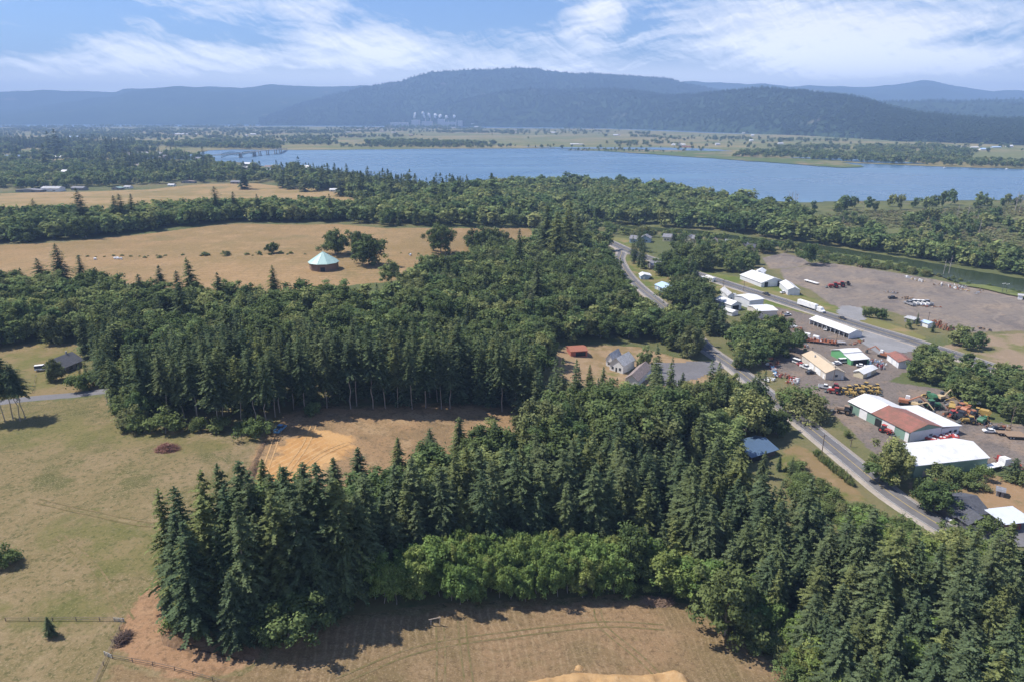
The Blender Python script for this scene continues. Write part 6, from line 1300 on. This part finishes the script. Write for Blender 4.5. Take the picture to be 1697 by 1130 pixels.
combine(1576, 679, 60, 'yellow', 'yellow harvester at the left of the machine cluster', 1.0); excavator(1594, 674, 150, 'yellow', 'yellow digger with boom laid out behind the cluster', .85); combine(1600, 684, 30, 'orange', 'orange harvester in the middle of the machine cluster', 1.0); tractor(1609, 691, 100, 'orange', 'orange tractor in the machine cluster', None, 1.15); tractor(1579, 692, 10, 'red', 'red tractor at the front of the machine cluster', None, 1.15); tractor(1605, 702, 170, 'yellow', 'yellow tractor at the front of the machine cluster', None, 1.15); combine(1627, 690, 140, 'yellow', 'yellow harvester at the right of the machine cluster', 1.1); combine(1627, 702, 30, 'green', 'green harvester at the right front of the machine cluster', .95); excavator(1615, 671, 80, 'white', 'white digger cab behind the cluster', 1.0); tractor(1591, 696, 40, 'black', 'dark machine between red and yellow tractors', None, 1.5); tractor(1590, 682, 200, 'orange', 'small orange loader deep in the machine cluster', None, 1.3)
junk(1648, 706, ('grey', 'brown', 'rust'), 5, 2.5, 7, 'grey heap of machine parts behind the white sports car'); junk(1598, 690, ('orange', 'grey', 'rust', 'brown'), 8, 4, 12, 'tangle of orange and rusty parts in the machine cluster'); junk(1586, 686, ('rust', 'yellow'), 5, 3, 8, 'tangle of yellow parts at the left of the machine cluster'); junk(1617, 697, ('grey', 'yellow', 'rust'), 5, 3, 7, 'pile of loose machine parts inside the cluster')
excavator(1463, 592, 130, 'orange', 'orange digger beside the red-brown roofed shed', 1.1); junk(1452, 602, ('white', 'grey', 'rust', 'blue'), 4, 3, 8, 'heap of white and rusty scrap beside the green shed'); junk(1458, 609, ('grey', 'maroon'), 3, 2, 5, 'small dark scrap heap below the green shed')
tractor(1381.5, 478, 170, 'red', 'red machine on the gravel yard, left one of the pair', None, 1.5); tractor(1392.5, 476.5, 170, 'red', 'red machine on the gravel yard, right one of the pair', None, 1.5); tractor(1403, 473.5, 170, 'brown', 'small dark machine beside the red pair', None, 1.2)
for (x, y, c, l) in ((1507, 506, 'grey', 'grey truck at the left of the parked row on the gravel yard'), (1514, 504.5, 'white', 'white truck second in the parked row on the gravel yard'), (1521.5, 505, 'white', 'white truck third in the parked row on the gravel yard'), (1529, 505.5, 'white', 'white truck fourth in the parked row on the gravel yard'), (1536, 505, 'grey', 'grey truck at the right of the parked row on the gravel yard')): car(x, y, 100, c, l, 'pickup').scale = (1.5, 1.4, 1.4)
junk(1545, 509.5, ('brown', 'rust'), 6, .9, 10, 'long low pile of rusty beams on the gravel yard', hmax=.7); junk(1498, 496, ('brown',), 6, 2, 16, 'brown brush heap on the gravel yard', 'brush_pile', 'brush pile'); car(1478.5, 496, 10, 'black', 'dark truck left of the brush heap', 'pickup'); junk(1477, 486, ('grey', 'brown'), 4, 2, 8, 'dark scrap heap at the middle of the gravel yard', hmax=1.0)
junk(1520, 466, ('white', 'tan'), 6, 2, 9, 'pale rubble heap on the slough edge', 'rubble_pile', 'rubble pile'); junk(1505, 461, ('white', 'grey'), 2, 1.5, 6, 'small white rubble heap on the slough edge', 'rubble_pile', 'rubble pile'); junk(1572, 475, ('grey', 'white', 'brown'), 11, 3, 14, 'broken concrete heap at the slough bank', 'rubble_pile', 'rubble pile', 1.8); junk(1590, 481, ('tan', 'orange', 'white'), 6, 2, 9, 'yellowish rubble heap beside the broken concrete', 'rubble_pile', 'rubble pile'); junk(1622, 485, ('grey', 'brown'), 8, 1.5, 12, 'low grey timber heap at the slough bank', 'timber_pile', 'timber pile', .9)
junk(1424, 442, ('brown', 'black'), 7, 2, 12, 'dark timber heap at the near end of the slough bank', 'timber_pile', 'timber pile', 1.6); junk(1553, 541, ('rust', 'brown', 'orange'), 4, 3, 12, 'rusty machine heap by the gravel yard fence', hmax=3.2); junk(1566, 546, ('rust', 'brown'), 4, 3, 12, 'brown scrap heap beside the rusty machine heap', hmax=2.6); junk(1630, 547, ('brown', 'black'), 3, 2, 7, 'dark scrap at the mound edge of the gravel yard')
junk(1284, 670-66, ('rust', 'brown'), 5, 1.5, 12, 'rusty scrap row at the lane end of the yard'); junk(1283, 616, ('white', 'rust', 'maroon', 'blue'), 8, 1.4, 12, 'row of wrecked machine frames left of the tan workshop'); junk(1302, 625, ('brown', 'rust', 'black'), 4, 1.5, 9, 'brown scrap row along the yard edge'); junk(1314, 634, ('rust', 'red', 'white', 'grey'), 5, 2, 9, 'red and white scrap heap above the verge bush'); junk(1273, 631, ('white', 'black'), 3, 1.5, 6, 'black and white scrap beside the lane'); excavator(1274, 598, 90, 'rust', 'old rusty digger under the dark maples', 1.0)
junk(1294, 527, ('brown', 'rust', 'tan'), 6, 3, 12, 'brown scrap heap beside the tan box barn', hmax=2.4); junk(1276, 535, ('rust', 'grey'), 5, 2, 9, 'rusty scrap in front of the tan box barn'); junk(1322, 548, ('rust', 'brown'), 3, 1.5, 7, 'rusty scrap left of the nine bay shed'); junk(1316, 541, ('white', 'grey'), 3, 1, 5, 'white panels lying near the nine bay shed', hmax=.6); junk(1420, 569, ('brown', 'rust'), 6, 1, 12, 'long row of rusty bars in front of the nine bay shed', hmax=.8); junk(1330, 572, ('rust', 'brown', 'grey'), 4, 2, 10, 'rusty junk beside the white tank truck')
junk(1663, 770, ('red', 'maroon'), 4, 2, 8, 'red implements beside the conical tree'); junk(1690, 778, ('red', 'rust'), 4, 2, 8, 'red implements right of the conical tree'); junk(1640, 868, ('white', 'red', 'grey'), 3, 3, 7, 'household clutter between dark house and carport', 'clutter_pile', 'clutter', .8); junk(1676, 873, ('red', 'maroon'), 3, 2, 6, 'red machine parts under the carport roof', hmax=1.8)
for (x, y, a) in ((191, 430, .2), (194, 429.6, 1.1), (196, 430.4, .7), (201, 430.6, 2.0), (158, 431, .4), (598, 425.5, .3), (680, 424, 1.2)):
    m = MB(); m.tube((-.65, 0, .62), (-.6, 0, .62), .5, .64, 14); m.tube((-.6, 0, .62), (.6, 0, .62), .65, .65, 14); m.tube((.6, 0, .62), (.65, 0, .62), .64, .5, 14)
    o = m.build('wrapped_bale', pm('white')); o.location = ground(x, y); o.rotation_euler = (0, 0, a); o.scale = (1.3, 1.3, 1.3); tag(o, 'round white wrapped bale lying in the dry pasture', 'hay bale', 'wrapped bales in the pasture')
# boats on the river
for (x, y, l) in ((1565, 279.5, 'small white boat near the island wood'), (1668, 281.5, 'small white boat at the right edge of the river')):
    p = ground(x, y); o = empty('boat', (p[0], p[1], .4), .4, l, 'boat'); m = MB(); m.prism([(-4, .9), (-3.6, 0), (3, 0), (5, 1.1), (4, 1.1)], -1.3, 1.3); m.build('hull', pm('white'), o); m = MB(); m.box(-.5, 0, 1.0, 3, 2, 1.4, taper=.85); m.build('cabin', pm('white'), o)

# ------------------------------------------------------------------ poles, fences, heaps
def pole(px, py, top, label, lamp=False, arm=True, topx=None, group=None):
    b = ground(px, py); h = height_at(b, top); o = empty('utility_pole' if not lamp else 'light_pole', tuple(b), R(20), label, 'pole', group)
    m = MB(); m.tube((0, 0, -.5), (0, 0, h), .17, .12, 8); m.build('post', WOODP if not lamp else STEEL, o)
    if arm: m = MB(); m.box(0, 0, h-.7, 2.4, .12, .14); m.build('crossarm', WOODP, o)
    if lamp:
        for s in (-1, 1): m = MB(); m.box(s*.9, 0, h-.2, .9, .4, .25); m.build('lamp_head', WHITEP, o)
    return b, h
PO = []
for (x, y, t, l) in ((1361.7, 751, 719, 'leaning utility pole beside the hedge on the lane'), (1409.5, 740, 726, 'short pole on the yard verge of the lane'), (1380.7, 632, 606, 'utility pole in front of the tan workshop gable'), (1385, 574, 552, 'tall pole between the nine bay shed and the green shed'), (1198.4, 478, 463, 'left pole on the grass beside the highway'), (1232, 484, 466, 'pole on the highway grass opposite the white sheds'), (1537.7, 533, 517, 'pole beside the low white store'), (1674.4, 707, 673, 'pole beside the bushes at the right of the machine yard'), (1589.4, 656, 629, 'leaning pole at the foot of the wooded mound'), (1344, 592, 575, 'pole behind the tan workshop')): PO.append(pole(x, y, t, l))
for (x, y, t, l) in ((1660, 487, 470, 'left twin headed light pole on the slough bank'), (1667, 487, 471, 'right twin headed light pole on the slough bank')): pole(x, y, t, l, True, False)
def fence(pts, label, n_rails=2, h=1.2, gap=4.0, mat=WOODP, wire=False):
    P = smooth_path([ground(*p) for p in pts], gap) if len(pts) > 2 else None
    if P is None:
        a, b = ground(*pts[0])[:2], ground(*pts[1])[:2]; n = max(2, int(np.hypot(*(b-a))/gap)); P = np.array([a+(b-a)*i/n for i in range(n+1)])
    Z = hz(P[:, 0], P[:, 1]); o = empty('fence', (P[0][0], P[0][1], Z[0]), 0, label, 'fence')
    loc = lambda i, z: (P[i][0]-P[0][0], P[i][1]-P[0][1], Z[i]-Z[0]+z)
    for i in range(len(P)):
        m = MB(); m.tube(loc(i, -.3), loc(i, h), .08, .07, 6); m.build('post', mat, o)
    for k in range(n_rails):
        z = h*(k+1)/(n_rails+.2); m = MB()
        for i in range(len(P)-1): m.tube(loc(i, z), loc(i+1, z), .05 if not wire else .02, None, 4)
        m.build('rail', mat, o)
    return o
fence([(10, 1030), (205, 1030)], 'low wire fence across the left paddock', 2, 1.1, 4.5); fence([(205, 1030), (190, 1065), (150, 1150)], 'wire fence running down the left paddock to the lower edge', 2, 1.1, 4.5); fence([(187, 1092), (290, 1112), (420, 1150)], 'rail fence between the dirt track and the paddock', 2, 1.2, 3.5); fence([(190, 1030), (206, 1031)], 'short pale gate at the corner of the paddock', 3, 1.1, 2, CONC); fence([(174, 1086), (187, 1092)], 'pale metal gate at the fence corner', 3, 1.1, 2.5, CONC)
fence([(55, 652), (60, 625)], 'single row of posts by the driveway lawn', 1, 1.1, 5)
o = empty('fence_brace', tuple(ground(729, 1036)), R(10), 'wooden gate frame standing alone at the edge of the alders', 'gate frame')
for x in (0, -1.9):
    m = MB(); m.tube((x, 0, -.3), (x, 0, 2.3 if x == 0 else 2.0), .12, .11, 7); m.build('post', paint('pale_wood', (.36, .30, .25), .9), o)
m = MB(); m.tube((-2.4, 0, 1.9), (.3, 0, 2.2), .09, .09, 6); m.build('beam', paint('pale_wood', (.36, .30, .25), .9), o)
def twig_heap(name, px, py, rx, ry, h, mat, n, label, cat):
    g = random.Random(int(px)); b = ground(px, py); m = MB()
    for k in range(n):
        a = g.uniform(0, 6.28); q = math.sqrt(g.random()); x, y = rx*q*math.cos(a), ry*q*math.sin(a); z = h*(1-q*q)*g.uniform(.2, 1); L = g.uniform(.5, 1.6); t = g.uniform(0, 3.14)
        m.tube((x, y, z), (x+L*math.cos(t), y+L*math.sin(t), z+g.uniform(-.4, .5)), .09, .03, 4)
    o = m.build(name, mat, None); o.location = b; tag(o, label, cat)
twig_heap('brush_pile', 276, 746, 3.6, 2.6, 2.4, paint('red_brown_twigs', (.24, .115, .085), .9, dirt=.5), 520, 'reddish brown heap of cut branches in the meadow', 'brush pile')
twig_heap('brush_pile', 203, 1062, 1.5, 2.2, 1.6, paint('dark_twigs', (.10, .065, .05), .9, dirt=.5), 240, 'small dark branch heap beside the dirt track', 'brush pile')
twig_heap('brush_pile', 1085, 1000, 5, 1.6, 1.0, paint('dead_brambles', (.25, .17, .12), .95, dirt=.5), 420, 'dead brown brambles at the top of the cut field', 'brush pile')
def soil_heap(name, px_pts, h, mat, label, cat, lump=.5, cell=.7, seed=3):
    poly = poly_w(px_pts); lo, hi = poly.min(0)-1, poly.max(0)+1; xs = np.arange(lo[0], hi[0], cell); ys = np.arange(lo[1], hi[1], cell)
    X, Y = np.meshgrid(xs, ys); P = np.column_stack([X.ravel(), Y.ravel()]); d = sdist(P, poly)
    n1 = fbm(P[:, 0]/2.2, P[:, 1]/2.2, seed, 4); z = np.clip(d/ (h*1.3), 0, 1); z = h*sstep(z)*(.75+.25*n1*lump)+lump*.25*n1*np.clip(d, 0, 1)
    v, q = grid_mesh(name, xs, ys, lambda x, y: hz(x, y)+z+np.where(d > 0, .12, -.2), mat); k = (d[q] > -.6).any(1); q = q[k]; u = np.unique(q); mp_ = np.full(len(v), -1); mp_[u] = np.arange(len(u))
    return tag(link(name, np_mesh(name, v[u], mp_[q], mat, smooth=False)), label, cat)
M_SAND = ground_mat('sand', (.52, .345, .175), [((.42, .26, .12), .3, .45, .65, .7), ((.60, .43, .25), .8, .5, .7, .6)], edge=False, bump=.6)
soil_heap('sand_heap', [(840, 1136), (905, 1122), (960, 1112), (1000, 1116), (1060, 1118), (1110, 1112), (1140, 1120), (1160, 1150), (1160, 1220), (840, 1220)], 2.0, M_SAND, 'long heap of pale orange sand on the near edge of the cut field', 'sand heap', 1.2)
soil_heap('sand_heap', [(950, 1112), (953, 1102), (962, 1100), (968, 1106), (966, 1114)], .9, M_SAND, 'small round spill of orange sand behind the long heap', 'sand heap', .5, .4)
soil_heap('soil_windrow', [(405, 790), (425, 750), (441, 718), (450, 716), (436, 750), (425, 790), (415, 830), (398, 830)], 1.3, ground_mat('dug_soil', (.20, .135, .085), [((.10, .075, .05), .5, .45, .65, .8), ((.30, .21, .13), 1.2, .5, .7, .7)], edge=False, bump=.6), 'dark bank of dug soil along the left edge of the clearing', 'soil bank', 1.2)
soil_heap('soil_windrow', [(262, 1050), (290, 1052), (340, 1076), (400, 1090), (440, 1098), (400, 1102), (330, 1092), (270, 1070)], 1.1, ground_mat('rough_soil', (.24, .155, .095), [((.13, .09, .06), .8, .45, .65, .8), ((.36, .25, .16), 1.5, .5, .7, .7)], edge=False, bump=.8), 'rough heap of torn soil and roots below the front firs', 'soil bank', 1.6)

# ------------------------------------------------------------------ air
def haze():
    m = bpy.data.materials.new('haze'); m.use_nodes = True; t = NT(m.node_tree); t.n.remove(t.n['Principled BSDF'])
    v = t.new('ShaderNodeVolumePrincipled'); v.inputs['Color'].default_value = HAZE_COL; v.inputs['Density'].default_value = HAZE_D; v.inputs['Anisotropy'].default_value = 0.0
    t.link(v.outputs[0], t.n['Material Output'].inputs['Volume'])
    b = MB(); b.box(0, 6500, -25, 34000, 22000, 830); o = b.build('haze', m); tag(o, kind='stuff')
HAZE_D = 1.25e-4; HAZE_COL = (.40, .61, 1.0, 1)
haze()
